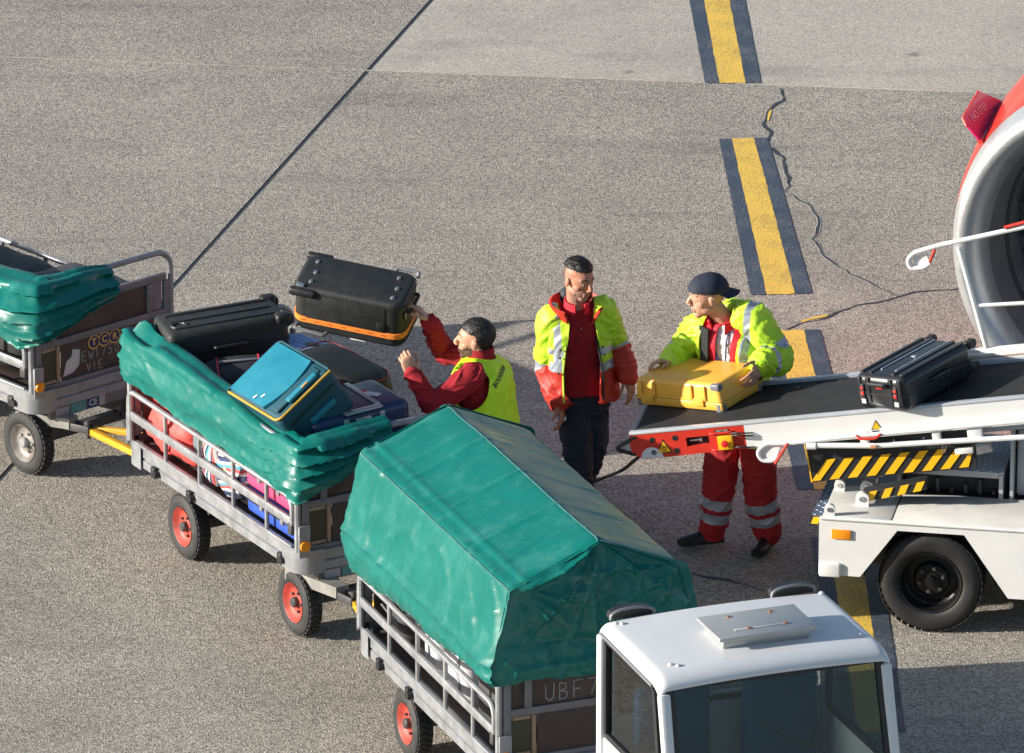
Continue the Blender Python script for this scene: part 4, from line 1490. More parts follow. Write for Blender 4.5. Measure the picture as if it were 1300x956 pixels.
# chassis
b = B()
for y in (.25, 1.2):
    b.box((1.45, y, .42), (2.8, .12, .16))
b.box((.66, .75, .31), (.14, 1.3, .14))
b.box((2.3, .75, .31), (.14, 1.3, .14))
b.box((1.45, .75, .40), (.3, 1.1, .12))
b.build('chassis', DARKST, LD)
def loader_wheel(x, y, side):
    R_, Wd = .315, .21
    M = Matrix.Translation((x, y, R_)) @ Matrix.Rotation(-rad(90) * side, 4, 'Z')
    b = B()
    b.lathe([(-Wd * .4, R_ * .6), (-Wd * .5, R_ * .7), (-Wd * .5, R_ * .88), (-Wd * .42, R_ * .955), (-Wd * .3, R_ * .985), (Wd * .3, R_ * .985), (Wd * .42, R_ * .955), (Wd * .5, R_ * .87), (Wd * .505, R_ * .8), (Wd * .5, R_ * .72), (Wd * .45, R_ * .62), (Wd * .38, R_ * .585)], M, 64)
    for k in range(44):
        a = 2 * math.pi * k / 44
        for sx, da in ((-.36, 0), (-.12, .07), (.12, 0), (.36, .07)):
            T = M @ Matrix.Rotation(a + da, 4, 'X') @ Matrix.Translation((sx * Wd, 0, R_ * .985))
            b.box(T.translation, (Wd * .19, .034, .007), T.to_3x3())
    w = b.build('wheel', mat('clean_tyre_rubber', (.014, .014, .015), .6, 0, .2, 10, .0005, 90), LD)
    RIM = mat('black_rim', (.012, .012, .013), .32, .3, .1, 8)
    r = B()
    r.lathe([(-Wd * .3, R_ * .6), (Wd * .40, R_ * .595), (Wd * .47, R_ * .605), (Wd * .45, R_ * .575), (Wd * .34, R_ * .55), (Wd * .1, R_ * .53), (Wd * .02, R_ * .48), (Wd * .05, R_ * .36), (Wd * .16, R_ * .3), (Wd * .16, R_ * .17), (Wd * .2, R_ * .16), (Wd * .2, 0)], M, 48)
    r.build('rim', RIM, w)
    for k in range(6):
        a = 2 * math.pi * k / 6 + .3
        c = V((Wd * .14, R_ * .235 * math.cos(a), R_ * .235 * math.sin(a)))
        B().cyl(M @ c, M @ (c + V((.022, 0, 0))), .0115, n=6).build('wheel_nut', mat('dull_nut', (.1, .1, .1), .4, .5), w)
    B().lathe([(0, .03), (.03, .028), (.034, 0)], M @ Matrix.Translation((Wd * .2, 0, 0)), 16).build('hub_cap', RIM, w)
for x, y, s in ((.655, .085, 1), (.655, 1.42, -1), (2.3, .085, 1), (2.3, 1.42, -1)):
    loader_wheel(x, y, s)
# wheel arch liner
b = B()
b.grid([[V((.655 + .40 * math.cos(a), y, .315 + .34 * math.sin(a))) for a in [math.pi * k / 16 for k in range(17)]] for y in (-.03, .28)])
b.build('arch_liner', HZB, LD)
# cabinet with a dark opening, tread plate lid
X0, X1, Y0, Y1, Z1 = .40, 1.03, .42, .98, .885
b = B()
b.box(((X0 + X1) / 2, Y1, .79), (X1 - X0, .03, .16))
b.box((X1 - .012, (Y0 + Y1) / 2, .79), (.024, Y1 - Y0 + .03, .165))
b.box(((X0 + X1) / 2 - .012, Y0 - .004, Z1 - .02), (X1 - X0 - .03, .02, .03))
b.box((X0, (Y0 + Y1) / 2, .79), (.02, Y1 - Y0, .165))
cab_ = b.build('cabinet', PANEL, LD)
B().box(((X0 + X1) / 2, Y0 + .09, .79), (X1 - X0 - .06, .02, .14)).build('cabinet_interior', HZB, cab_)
for k in range(7):
    B().cyl((X0 + .06 + k * .085, Y0 + .05, .722), (X0 + .06 + k * .085, Y0 + .05, .75 + .03 * (k % 3)), .012, n=8).build('hydraulic_valve', DARKST, cab_)
def tread(name, P, nu, nv, parent, th=.008, tm=None):
    """tread plate: flat sheet with raised lozenges. P: four corners"""
    a, b_, c, d = [V(p) for p in P]
    n = (b_ - a).cross(d - a).normalized()
    if n.z < 0: n = -n
    m = B()
    m.prism([a, b_, c, d], n * -th)
    for i in range(nu):
        for j in range(nv):
            u, v = (i + .5) / nu, (j + .5) / nv
            p = a.lerp(b_, u).lerp(d.lerp(c, u), v)
            ex = (b_ - a).normalized()
            ey = n.cross(ex)
            dr = (ex + ey).normalized() if (i + j) % 2 else (ex - ey).normalized()
            pe = n.cross(dr)
            l, w = .019, .006
            q = p + n * .0045
            m.add([p + dr * l, p + pe * w, p - dr * l, p - pe * w, q + dr * l * .5, q + pe * w * .5, q - dr * l * .5, q - pe * w * .5],
                  [(0, 1, 5, 4), (1, 2, 6, 5), (2, 3, 7, 6), (3, 0, 4, 7), (4, 5, 6, 7)])
    return m.build(name, tm or TREAD, parent, recalc=False)
tread('tread_plate_lid', [(X0, Y0 - .012, Z1), (X1 + .005, Y0 - .012, Z1), (X1 + .005, Y1 + .05, Z1 + .012), (X0, Y1 + .05, Z1 + .012)], 18, 17, LD)
B().box((1.08, .72, .95), (.02, .6, .5)).build('engine_panel', PANEL, LD)
B().box((1.95, .99, .93), (1.7, 1.0, .43), None, .02).build('engine_cover', PANEL, LD)
st = tread('front_step', [(-.10, .24, .60), (.02, .24, .615), (.03, .92, .615), (-.09, .92, .60)], 4, 18, LD, tm=mat('dark_tread_plate', (.10, .13, .19), .42, .3, .15, 8, .0004, 50))
b = B()
b.box((-.05, .232, .575), (.11, .012, .045))
b.build('step_edge', HZB, st)
b = B()
b.prism([V((-.10, .224, .555)), V((-.06, .224, .555)), V((-.035, .224, .598)), V((-.085, .224, .598))], (0, .004, 0))
b.build('hazard_stripe', HZY, st)
# lugs and the lifting arm at the front
def lug(x, y, z, r, w, name='lug'):
    b = B()
    pts = [V((x - r, y, z)), V((x + r, y, z))] + [V((x + r * math.cos(a), y, z + r * 1.2 + r * math.sin(a))) for a in [math.pi * k / 10 for k in range(11)]]
    b.prism(pts, (0, w, 0))
    o = b.build(name, WHITE, LD)
    B().cyl((x, y - .006, z + r * 1.2), (x, y + w + .006, z + r * 1.2), r * .45, n=14).build('pin', CHROME, o)
lug(.05, YN + .005, ZD + .011, .032, .03)
lug(.05, .36, ZD + .011, .032, .03)
lug(.22, .13, ZD + .011, .04, .03)
lug(.22, .33, ZD + .011, .04, .03)
def hazard_plate(name, p0, p1, up, off, nst, lean, base, parent, s0=0.0, w=.5):
    """plate between p0 and p1 (bottom line), height vector up, with slanted yellow stripes"""
    p0, p1, up, off = V(p0), V(p1), V(up), V(off)
    o = parent
    n = off.normalized()
    for k in range(nst):
        a, c = (k + s0) / nst, (k + s0 + w) / nst
        l = lean / nst
        P = []
        for (u, vv) in ((a, 0), (c, 0), (c + l, 1), (a + l, 1)):
            u = min(max(u, .004), .996)
            P.append(p0.lerp(p1, u) + up * (.03 + .94 * vv) + n * .002)
        b = B()
        b.prism(P, n * .003)
        b.build('hazard_stripe', HZY, o)
arm = B().beam((.22, .22, ZD + .055), (.60, .22, ZD + .16), .10, .06, (0, 0, 1), .006).build('lifting_arm', HZB, LD)
dx = V((.53, 0, .145)).normalized()
hazard_plate('x', V((.22, .168, ZD + .025)), V((.60, .168, ZD + .13)), (0, 0, .06), (0, -1, 0), 4, .25, None, arm, .15)
b = B()
b.cyl((.24, .4, .80), (.24, .62, .80), .04, n=18)
b.cyl((.24, .39, .80), (.24, .385, .80), .025, n=14)
b.beam((.24, .5, .80), (.95, .5, 1.02), .05, .05)
b.build('lift_cylinder', CHROME, LD)

# conveyor, in its own tilt
CV = LD
SA, SB = -1.22, 2.7
YA, YB = .22, .93
def cbox(s0, s1, y0, y1, h0, h1, bev=0.0):
    return [(s0 + s1) / 2, (y0 + y1) / 2, (h0 + h1) / 2], [s1 - s0, y1 - y0, h1 - h0], bev
TILT = Matrix.Rotation(-BEL, 3, 'Y')
def cadd(b, s0, s1, y0, y1, h0, h1, bev=0.0):
    c, d, bv = cbox(s0, s1, y0, y1, h0, h1, bev)
    return b.box(cv(*c), d, TILT, bv)
bt = B()
K = 70
P = []
def beltpath(k):
    return k
rows = []
r = .055
for (s, h) in [(SB, .012)] + [(SB + (SA + r - SB) * i / 60, .012 + .0006 * math.sin(i * 2.3)) for i in range(1, 61)] + [(SA + r - r * math.sin(a) * 1.0, -r + .012 + r * math.cos(a)) for a in [math.pi * i / 10 for i in range(1, 11)]] + [(SB, -2 * r + .012)]:
    rows.append([cv(s, y, h) for y in [YA + .03 + (YB - YA - .06) * k / 6 for k in range(7)]])
bt.grid(rows)
belt = bt.build('conveyor_belt', BELTM, CV)
# near side frame: red nose, white beam
nose_s1 = -.52
b = B()
poly = [(SA + .0, .012), (nose_s1, .012), (nose_s1, -.135), (SA + .06, -.145), (SA - .0, -.10), (SA - .005, -.04)]
wi = [(-.88, -.035), (-.74, -.035), (-.74, -.092), (-.88, -.092)]
# face with a window: built of four pieces butted end to end
def cpoly(b, pl, y0, y1):
    b.prism([cv(s, y0, h) for s, h in pl], (0, y1 - y0, 0))
cpoly(b, [(SA, .012), (-.88, .012), (-.88, -.143), (SA + .06, -.147), (SA, -.10), (SA - .005, -.04)], YA - .012, YA + .02)
cpoly(b, [(-.88, .012), (-.74, .012), (-.74, -.035), (-.88, -.035)], YA - .012, YA + .02)
cpoly(b, [(-.88, -.092), (-.74, -.092), (-.74, -.14), (-.88, -.143)], YA - .012, YA + .02)
cpoly(b, [(-.74, .012), (nose_s1, .012), (nose_s1, -.137), (-.74, -.14)], YA - .012, YA + .02)
nose = b.build('nose_frame', RED, CV)
b = B()
cadd(b, -.89, -.73, YA + .021, YA + .03, -.10, -.03)
b.build('window_back', HZB, nose)
b = B()
b.cyl(cv(-.86, YA + .012, -.062), cv(-.80, YA + .012, -.06), .007, n=10)
b.cyl(cv(-.80, YA + .012, -.06), cv(-.785, YA + .012, -.06), .014, n=10)
b.build('tension_bolt', CHROME, nose)
for s, h in ((-1.085, -.03), (-1.085, -.11), (-.945, -.03), (-.945, -.11)):
    B().cyl(cv(s, YA - .0125, h), cv(s, YA - .0145, h), .017, n=16).build('bolt_hole', HZB, nose)
# half round reflector, warning triangle, emergency stop
def disc(pts, th, y, name, m, parent):
    b = B()
    b.prism([cv(s, y, h) for s, h in pts], (0, -th, 0))
    return b.build(name, m, parent)
disc([(SA + .12 + .068 * math.cos(a), -.143 + .068 * math.sin(a)) for a in [math.pi * k / 14 for k in range(15)]], .002, YA - .0125, 'half_disc', mat('pale_reflector', (.6, .64, .7), .4), nose)
def tri(s, h, r): return [(s - r, h), (s + r, h), (s, h + r * 1.75)]
wt = disc(tri(-1.02, -.118, .05), .001, YA - .0125, 'warning_triangle', HZB, nose)
disc(tri(-1.02, -.112, .039), .001, YA - .0137, 'triangle_face', HZY, wt)
B().lathe([(.0005, .013), (.0005, .009)], Matrix.Translation(cv(-1.02, YA - .0156, -.09)) @ Matrix.Rotation(-math.pi / 2, 4, 'Z'), 14).build('triangle_symbol', HZB, wt)
b = B()
cadd(b, -.685, -.595, YA - .04, YA - .012, -.125, -.04, .004)
es = b.build('stop_box', HZY, CV)
B().lathe([(0, .012), (.012, .012), (.012, .022), (.022, .02), (.026, 0)], Matrix.Translation(cv(-.64, YA - .04, -.083)) @ Matrix.Rotation(-math.pi / 2, 4, 'Z'), 18).build('stop_button', mat('stop_red', (.7, .02, .02), .35), es)
b = B()
cadd(b, -.70, -.61, YA - .0145, YA - .0125, -.018, -.003)
nl = b.build('name_strip', HZB, nose)
Mt = Matrix((BELT_R.col[0], BELT_R.col[2], -BELT_R.col[1])).transposed()
Tt = Matrix((TILT @ V((1, 0, 0)), TILT @ V((0, 0, 1)), V((0, -1, 0)))).transposed().to_4x4()
Tt.translation = cv(-.655, YA - .0152, -.0105)
text_obj('lettering', 'NOT AUS', Tt, .0165, PAPER, nl, .0002)
for s0, h0 in ((-.60, -.03), (-.6, -.045), (-.60, -.12)):
    pts = [cv(s0, YA - .03, h0), cv(s0 + .04, YA - .055, h0 + .012), cv(s0 + .10, YA - .045, h0 + .0), cv(s0 + .13, YA - .012, h0 - .012)]
    B().tube(fillet(pts, .03, 4), .005, 6).build('control_cable', HZB, nose)
b = B()
for h in (-.02, -.125):
    b.tube(fillet([cv(-.73, YA - .012, h), cv(-.72, YA - .03, h), cv(-.60, YA - .03, h + .002), cv(-.59, YA - .012, h)], .02, 4), .006, 6)
b.build('button_guard', RED, nose)
# white beam
b = B()
cpoly(b, [(nose_s1 + .002, .012), (SB, .012), (SB, -.15), (nose_s1 + .002, -.138)], YA - .012, YA + .02)
bm_ = b.build('side_beam', WHITE, CV)
b = B()
cadd(b, SA - .0, SB, YA - .016, YA + .03, .0125, .03, .004)
b.build('belt_guide', mat('pale_steel_guide', (.55, .58, .62), .35, .4, .08, 6), CV)
b = B()
cadd(b, .3, SB, YA - .03, YA - .0125, -.11, -.085)
b.build('beam_lip', WHITE, bm_)
wt = disc(tri(.28, -.092, .034), .001, YA - .0125, 'warning_triangle', HZB, bm_)
disc(tri(.28, -.088, .026), .001, YA - .0137, 'triangle_face', HZY, wt)
disc([(.25, -.106), (.32, -.106), (.32, -.099), (.25, -.099)], .001, YA - .0125, 'small_print', HZB, bm_)
# far side frame with its raised guide
b = B()
cadd(b, SA, SB, YB - .02, YB + .012, -.14, .03)
b.build('far_beam', mat('pale_blue_steel', (.5, .55, .62), .4, .3, .06, 6), CV)
b = B()
cadd(b, .47, SB, YB + .013, YB + .05, -.05, .10, .004)
cadd(b, .44, SB, YB - .005, YB + .012, .031, .075, .003)
b.build('far_guide_board', WHITE, CV)
b = B()
cadd(b, .5, SB, YB - .007, YB - .0055, .05, .056)
b.build('rust_line', mat('rusty_line', (.45, .2, .08), .8), CV)
# dark under frame with the hazard band
for y in (YA + .06, YB - .10):
    b = B()
    cadd(b, -.17, .86, y, y + .04, -.26, -.152)
    b.build('under_frame', HZB, CV)
b = B()
cadd(b, -.17, .845, YA + .02, YA + .045, -.40, -.152)
hp = b.build('hazard_board', HZB, CV)
hazard_plate('x', cv(-.17, YA + .02, -.395), cv(.845, YA + .02, -.395), TILT @ V((0, 0, .135)), (0, -1, 0), 9, 1.0, None, hp, .0)
disc([(-.172, -.40), (-.164, -.40), (-.164, -.16), (-.172, -.16)], .002, YA + .019, 'hazard_edge', HZY, hp)
for y in (YA + .06, YB - .10):
    b = B()
    cadd(b, .862, SB, y, y + .04, -.20, -.152)
    b.build('under_frame', PANEL, CV)
b = B()
cadd(b, 0.02, .62, YA - .003, YA + .018, -.20, -.152)
ch = b.build('cable_channel', HZB, CV)
for s in (.2, .37, .55):
    B().cyl(cv(s, YA - .004, -.175), cv(s, YA - .008, -.175), .008, n=8).build('bolt', PANEL, ch)
# stand carrying the conveyor on the chassis
for y in (.6, .8):
    for p, q in (((1.3, y, ZD), (1.35, y, 1.2)), ((2.4, y, ZD), (2.4, y, 1.38))):
        B().beam(p, q, .08, .06).build('conveyor_strut', DARKST, LD)
# nose roller guard
b = B()
b.tube(fillet([cv(SA + .04, YA - .005, .0), cv(SA - .08, YA - .005, -.055), cv(SA - .085, YA - .005, -.075), cv(SA + .02, YA - .005, -.115)], .02, 4), .013, 8)
b.build('nose_bumper', BLKP, CV)
b = B()
b.cyl(cv(SA - .015, YA - .005, -.055), cv(SA - .015, YB, -.055), .03, n=14)
b.build('nose_roller', PANEL, CV)
# folded near guard rail: two white tubes, hook end with red rod
yr = YA - .055
def np_(px, py, y=yr):
    p = onp(px, py, ldw(0, y, 0), LDR @ V((0, 1, 0)))
    return LDR.transposed() @ (p - LDO)
b = B()
b.tube(fillet([np_(1420, 521), np_(1300, 534.5), np_(1185, 545), np_(1060, 556), np_(1000, 563), np_(972, 563), np_(961, 574), np_(967, 585), np_(984, 585), np_(989, 572)], .03, 6), .0135, 10)
gr = b.build('guard_rail', WHITE, LD)
b = B()
b.prism([np_(x, y, yr + .004) for x, y in ((968, 567), (990, 565), (990, 583), (975, 584), (965, 578))], (0, .006, 0))
b.build('hook_plate', WHITE, gr)
B().tube([np_(984, 589, yr - .015), np_(1000, 563, yr - .015)], .009, 8).build('red_rod', RED, gr)
b = B()
b.tube([np_(1420, 547), np_(1300, 555), np_(1210, 560), np_(1110, 566), np_(1030, 565.5)], .0165, 10)
lr = b.build('lower_rail', WHITE, gr)
B().cyl(np_(1024, 566), np_(1036, 566), .024, n=12).build('rail_knob', WHITE, lr)
B().tube(fillet([np_(1086, 553, yr - .012), np_(1090, 557, yr - .03), np_(1112, 557, yr - .03), np_(1118, 551, yr - .012)], .02, 4), .009, 8).build('red_handle', RED, gr)
for x, y, w, h in ((1098, 558, .05, .09), (1189, 551, .05, .10), (1238, 549, .09, .11)):
    p = np_(x, y, yr + .03)
    B().box(p, (w, .05, h), TILT, .006).build('rail_bracket', WHITE, gr)
B().box(np_(1224, 572, yr + .03), (.11, .03, .035), TILT, .004).build('latch_block', WHITE, gr)
B().tube(fillet([np_(1197, 563), np_(1196, 573), np_(1199, 575), np_(1201, 566)], .01, 3), .003, 5).build('chain_hook', CHROME, gr)
B().cyl(np_(1105, 568, yr - .02), np_(1113, 567, yr - .02), .012, n=10).build('rusty_bolt', mat('rust', (.4, .2, .1), .8), gr)
# raised far guard rail
yf = YB + .03
b = B()
b.tube(fillet([np_(1420, 250, yf), np_(1300, 288, yf), np_(1190, 312, yf), np_(1160, 321, yf), np_(1152, 330, yf), np_(1156, 341, yf), np_(1172, 340, yf), np_(1181, 334, yf)], .03, 6), .0155, 10)
fr_ = b.build('guard_rail', WHITE, LD)
b = B()
b.prism([np_(x, y, yf + .006) for x, y in ((1160, 326), (1175, 322), (1182, 336), (1160, 341))], (0, .006, 0))
b.build('hook_plate', WHITE, fr_)
B().tube([np_(1180, 333, yf - .012), np_(1187, 317, yf - .012)], .009, 8).build('red_rod', RED, fr_)
B().tube([np_(1275, 289, yf - .012), np_(1320, 277, yf - .012)], .011, 8).build('red_grip', RED, fr_)
B().tube([np_(1217, 313, yf), np_(1257, 458, yf)], .0165, 10).build('rail_post', WHITE, fr_)
B().tube([np_(1243, 388, yf), np_(1420, 378, yf)], .0125, 10).build('middle_rail', WHITE, fr_)
# power cable from the nose to the ground
p0 = ldw(*cv(SA + .03, YA + .02, -.14))
g = [at(786, 592, .42), at(768, 603, .03), at(748, 612, .012), at(735, 625, .012), at(700, 645, .012)]
b = B()
pts = [p0, at(801, 588, .74), at(795, 594, .5), at(784, 600, .25), at(770, 605, .06), at(755, 611, .013), at(735, 622, .013), at(700, 640, .013)]
b.tube(fillet(pts, .3, 6), .011, 8)
o = b.build('power_cable', BLKP)
tag(o, 'black power cable hanging from the red conveyor nose to the ground', 'cable')
# ------------------------------------------------------------------ jet engine at the right edge
EO = at(1411, 340, 1.6)
ex = V((.42, .906, 0)).normalized()           # aft direction
EM = Matrix((ex, V((-ex.y, ex.x, 0)), V((0, 0, 1)))).transposed()     # local x aft, y left, z up
EN = thing('jet_engine', 'red jet engine with a polished silver intake lip at the right edge', 'jet engine', EO, EM)
LIP = mat('polished_lip', (.52, .53, .55), .40, .65, .03, 4)
COWL = mat('red_cowl', (.72, .035, .02), .28, 0, .04, 3, .0002, 20, coat=.4)
LIN = mat('intake_liner', (.23, .23, .235), .45, .3, .08, 5, .0004, 200)
DARKE = mat('dark_duct', (.02, .02, .022), .6, 0, .1, 6)
I4 = Matrix.Identity(4)
RL = 1.1
b = B()
b.lathe([(.22, RL * 1.02), (.12, RL * .998), (.05, RL * .970), (.012, RL * .942), (0, RL * .912), (.012, RL * .882), (.05, RL * .85), (.12, RL * .82), (.2, RL * .805)], I4, 96)
b.build('intake_lip', LIP, EN, 60)
b = B()
b.lathe([(.2205, RL * 1.022), (.26, RL * 1.04), (.36, RL * 1.068), (.7, RL * 1.14), (1.2, RL * 1.19), (1.9, RL * 1.17), (2.6, RL * 1.04), (3.2, RL * .92), (3.21, RL * .8), (2.6, RL * .8)], I4, 96)
cw = b.build('cowl', COWL, EN, 50)
b = B()
b.lathe([(.2005, RL * .805), (.4, RL * .79), (.5, RL * .785), (.62, RL * .79), (1.05, RL * .80)], I4, 96)
ln = b.build('intake_liner', LIN, EN, 50)
b = B()
b.lathe([(.42, RL * .782), (.425, RL * .776), (.445, RL * .776), (.45, RL * .784)], I4, 96)
b.build('liner_seam', DARKST, ln)
b = B()
b.lathe([(.98, RL * .798), (1.0, .3), (1.0, 0)], I4, 48)
b.build('duct_back', DARKE, EN)
b = B()
b.lathe([(.3, 0), (.33, .05), (.42, .14), (.56, .23), (.72, .29), (.95, .30)], I4, 40)
b.build('spinner', mat('grey_spinner', (.05, .05, .055), .4, .3, .1, 5), EN)
BLADE = mat('titanium_blade', (.24, .24, .25), .4, .6, .08, 6)
bl = None
for k in range(24):
    a = 2 * math.pi * k / 24
    if bl is None:
        b = B()
        rows = []
        for i in range(9):
            u = i / 8
            r_ = lerp(.27, RL * .785, u)
            tw = lerp(.5, 1.12, u)
            ch = lerp(.14, .24, u ** .7)
            rows.append([V((.66 + ch * math.cos(tw) * (q / 4 - .5) * 1.6 + .04 * u * u, r_ * math.sin(.06 * u) + ch * math.sin(tw) * (q / 4 - .5) * 1.6 + .02 * math.sin(q / 4 * math.pi), r_)) for q in range(5)])
        b.grid(rows)
        me = b.mesh('fan_blade')
        me.materials.append(BLADE)
        finish(me, 60)
    o = link('fan_blade', me, EN)
    o.rotation_euler = (a, 0, 0)
# chine fin with its NO STEP marking, standing out from the upper left of the cowl
FINR = mat('shaded_fin_red', (.52, .010, .12), .35, 0, .04, 3, coat=.3)  # shade on the face of the fin put into this deeper red
fin_pts = [(1222, 150), (1224, 146), (1242, 116), (1276, 131), (1262, 152), (1244, 180), (1236, 170), (1227, 160)]
Pf = EO + EM @ V((.75, RL * .98, .75))
# plane of the fin: radial and axial
ra = (EM @ V((0, .66, .75))).normalized()
nf = ex.cross(ra).normalized()
fp = [onp(x, y, Pf, nf) for x, y in fin_pts]
fl = [EM.transposed() @ (p - EO) for p in fp]
nl_ = EM.transposed() @ nf
b = B()
b.prism([p - nl_ * .006 for p in fl], nl_ * .012)
fin = b.build('chine_fin', FINR, EN)
b = B()
b.tube([p for p in fl[7:] + fl[:3]], .008, 8)
b.build('fin_edge', COWL, fin)  # sunlit edge painted in the brighter cowl red
sg = 1 if nf.dot(CAM - EO) > 0 else -1
tx = (onp(1268, 133, Pf, nf) - onp(1240, 160, Pf, nf)).normalized()
ty = (nf * sg).cross(tx)
Mx = Matrix((EM.transposed() @ tx, EM.transposed() @ ty, EM.transposed() @ (nf * sg))).transposed().to_4x4()
Mx.translation = EM.transposed() @ (onp(1241.5, 143, Pf, nf) - EO) + EM.transposed() @ (nf * sg) * .0102
PINKT = mat('pale_pink_print', (.75, .5, .55), .5)
text_obj('lettering', 'NO STEP', Mx, .067, PINKT, fin, .0004, bold=.0008)
Mx2 = Mx.copy()
Mx2.translation = EM.transposed() @ (onp(1252, 147, Pf, nf) - EO) + EM.transposed() @ (nf * sg) * .0102
text_obj('lettering', '\u2014\u2014', Mx2, .035, PINKT, fin, .0004)
# fixing bracket for the fin root on the cowl
b = B()
b.beam(fl[3] , fl[5], .03, .02)
b.build('fin_root', COWL, fin)
# pylon stub above the cowl, out of the picture, carrying the engine
b = B()
b.prism([V((1.3, -.16, RL * 1.08)), V((1.3, .16, RL * 1.08)), V((3.9, .16, RL * .9)), V((3.9, -.16, RL * .9))], (0.9, 0, .75))
b.build('pylon', mat('aircraft_white', (.75, .75, .76), .35, 0, .03, 3), EN)

# ------------------------------------------------------------------ tow tractor in the foreground
tf = V((.347, -.938, 0)).normalized()
TA = math.degrees(math.atan2(tf.y, tf.x))
rl_, rr_ = at(761, 785, 1.95), at(1051, 745, 1.95)
fl_, fr_c = at(851, 851, 1.95), at(1137, 801, 1.95)
TO = (rl_ + rr_) / 2
TO.z = 0
TT = thing('tow_tractor', 'white tow tractor with a grey hatch on its cab roof in the foreground', 'tow tractor', TO, (0, 0, rad(TA)))
TW = (rr_ - rl_).length
TL = ((fl_ + fr_c) / 2 - (rl_ + rr_) / 2).length
TPAINT = mat('tractor_white', (.585, .60, .62), .36, 0, .025, 2.5, .0002, 20)
GLASS = bpy.data.materials.new('tinted_glass')
GLASS.use_nodes = True
g_ = GLASS.node_tree.nodes['Principled BSDF']
g_.inputs['Base Color'].default_value = (.42, .47, .48, 1)
g_.inputs['Roughness'].default_value = .02
g_.inputs['Transmission Weight'].default_value = 1.0
g_.inputs['IOR'].default_value = 1.35
hw = TW / 2
# local: x forward, y left (= away from camera on the right of the picture), left of the picture is -y
ZR = 1.95
RT = .045
# roof: cambered sheet with rounded rim
def roof_z(x, y):
    return ZR - .02 * (y / hw) ** 2 - .015 * ((x - TL / 2) / TL) ** 2
rows = []
XF_ = TL + .16
NXr, NYr = 40, 40
def sq_(t, p):  # rounding at the rim
    return t
for i in range(-6, NXr + 13):
    row = []
    for k in range(-6, NYr + 7):
        # interior parameter
        u = min(max(i / NXr, 0), 1)
        w = min(max(k / NYr, 0), 1)
        x, y = lerp(.035, TL - .02, u), lerp(-hw + .06, hw - .06, w)
        z = roof_z(x, y)
        ix = -i if i < 0 else (i - NXr if i > NXr else 0)
        ky = -k if k < 0 else (k - NYr if k > NYr else 0)
        rx = .05 if i < 0 else .13
        ax_ = (ix / (6 if i < 0 else 12)) * math.pi / 2
        ay_ = (ky / 6) * math.pi / 2
        dx_ = (-1 if i < 0 else 1) * rx * math.sin(ax_)
        dy_ = (-1 if k < 0 else 1) * .06 * math.sin(ay_)
        dz_ = (.05 if i < 0 else .07) * (1 - math.cos(ax_)) + .06 * (1 - math.cos(ay_))
        row.append(V((x + dx_, y + dy_, z - dz_)))
    rows.append(row)
b = B().grid(rows)
# underside
me = b.mesh('cab_roof')
me.materials.append(TPAINT)
def fnr(o):
    m = o.modifiers.new('s', 'SOLIDIFY')
    m.thickness = .02
    m.offset = -1
bm = bmesh.new(); bm.from_mesh(me); bmesh.ops.recalc_face_normals(bm, faces=bm.faces[:])
if sum(f.normal.z for f in bm.faces) < 0: bmesh.ops.reverse_faces(bm, faces=bm.faces[:])
bm.to_mesh(me); bm.free()
me = modmesh(me, fnr)
finish(me, 50)
roof = link('cab_roof', me, TT)
# gutter strip and screws
b = B()
b.tube([(.03, -hw - .008, ZR - .075), (TL + .02, -hw - .008, ZR - .085)], .008, 6)
b.build('gutter', GREYP, roof)
for x, y in ((.06, -hw + .07), (.08, -hw + .10), (.03, hw - .05), (TL - .06, -hw + .13), (TL - .03, -hw + .16), (TL - .10, hw - .09)):
    B().ell((x, y, roof_z(x, y) + .002), (.016, .016, .010), n=10).build('roof_screw', TPAINT, roof)
# hatch
HATCH = mat('grey_hatch', (.40, .41, .42), .4, .5, .06, 5, .0003, 40)
hc = at(961, 793, 2.0)
hR = Matrix.Rotation(rad(-TA), 3, 'Z')
hp_ = hR @ (hc - TO)
hx, hy = .34, .56
b = B()
b.box((hp_.x, hp_.y, ZR + .022), (hx - .06, hy - .06, .05), bev=.008)
b.box((hp_.x, hp_.y, ZR + .058), (hx, hy, .022), None, .006)
ht = b.build('roof_hatch', HATCH, TT)
for dy in (-.12, .12):
    B().cyl((hp_.x - .11, hp_.y + dy, ZR + .068), (hp_.x - .11, hp_.y + dy, ZR + .074), .012, n=12).build('hatch_rivet', mat('rusty_rivet', (.3, .13, .07), .7), ht)
B().box((hp_.x + .08, hp_.y + .0, ZR + .0705), (.02, .32, .004), None, .0015).build('hatch_slot', PANEL, ht)
for dy in (-.08, .13):
    B().cyl((hp_.x + .08, hp_.y + dy, ZR + .072), (hp_.x + .08, hp_.y + dy, ZR + .077), .012, n=12).build('hatch_rivet', MATS['rusty_rivet'], ht)
# black lamp housings on the rear edge
for y in (-hw + .20, hw - .19):
    b = B()
    pts = [V((-.03, y + .125 * math.cos(a), ZR - .03 + .055 * math.sin(a) ** .6)) for a in [math.pi * k / 16 for k in range(17)]]
    b.prism(pts, (-.06, 0, 0))
    lh = b.build('rear_lamp', BLKP, TT)
    B().tube([p + V((.004, 0, 0)) for p in pts], .010, 6).build('lamp_rim', GREYP, lh)
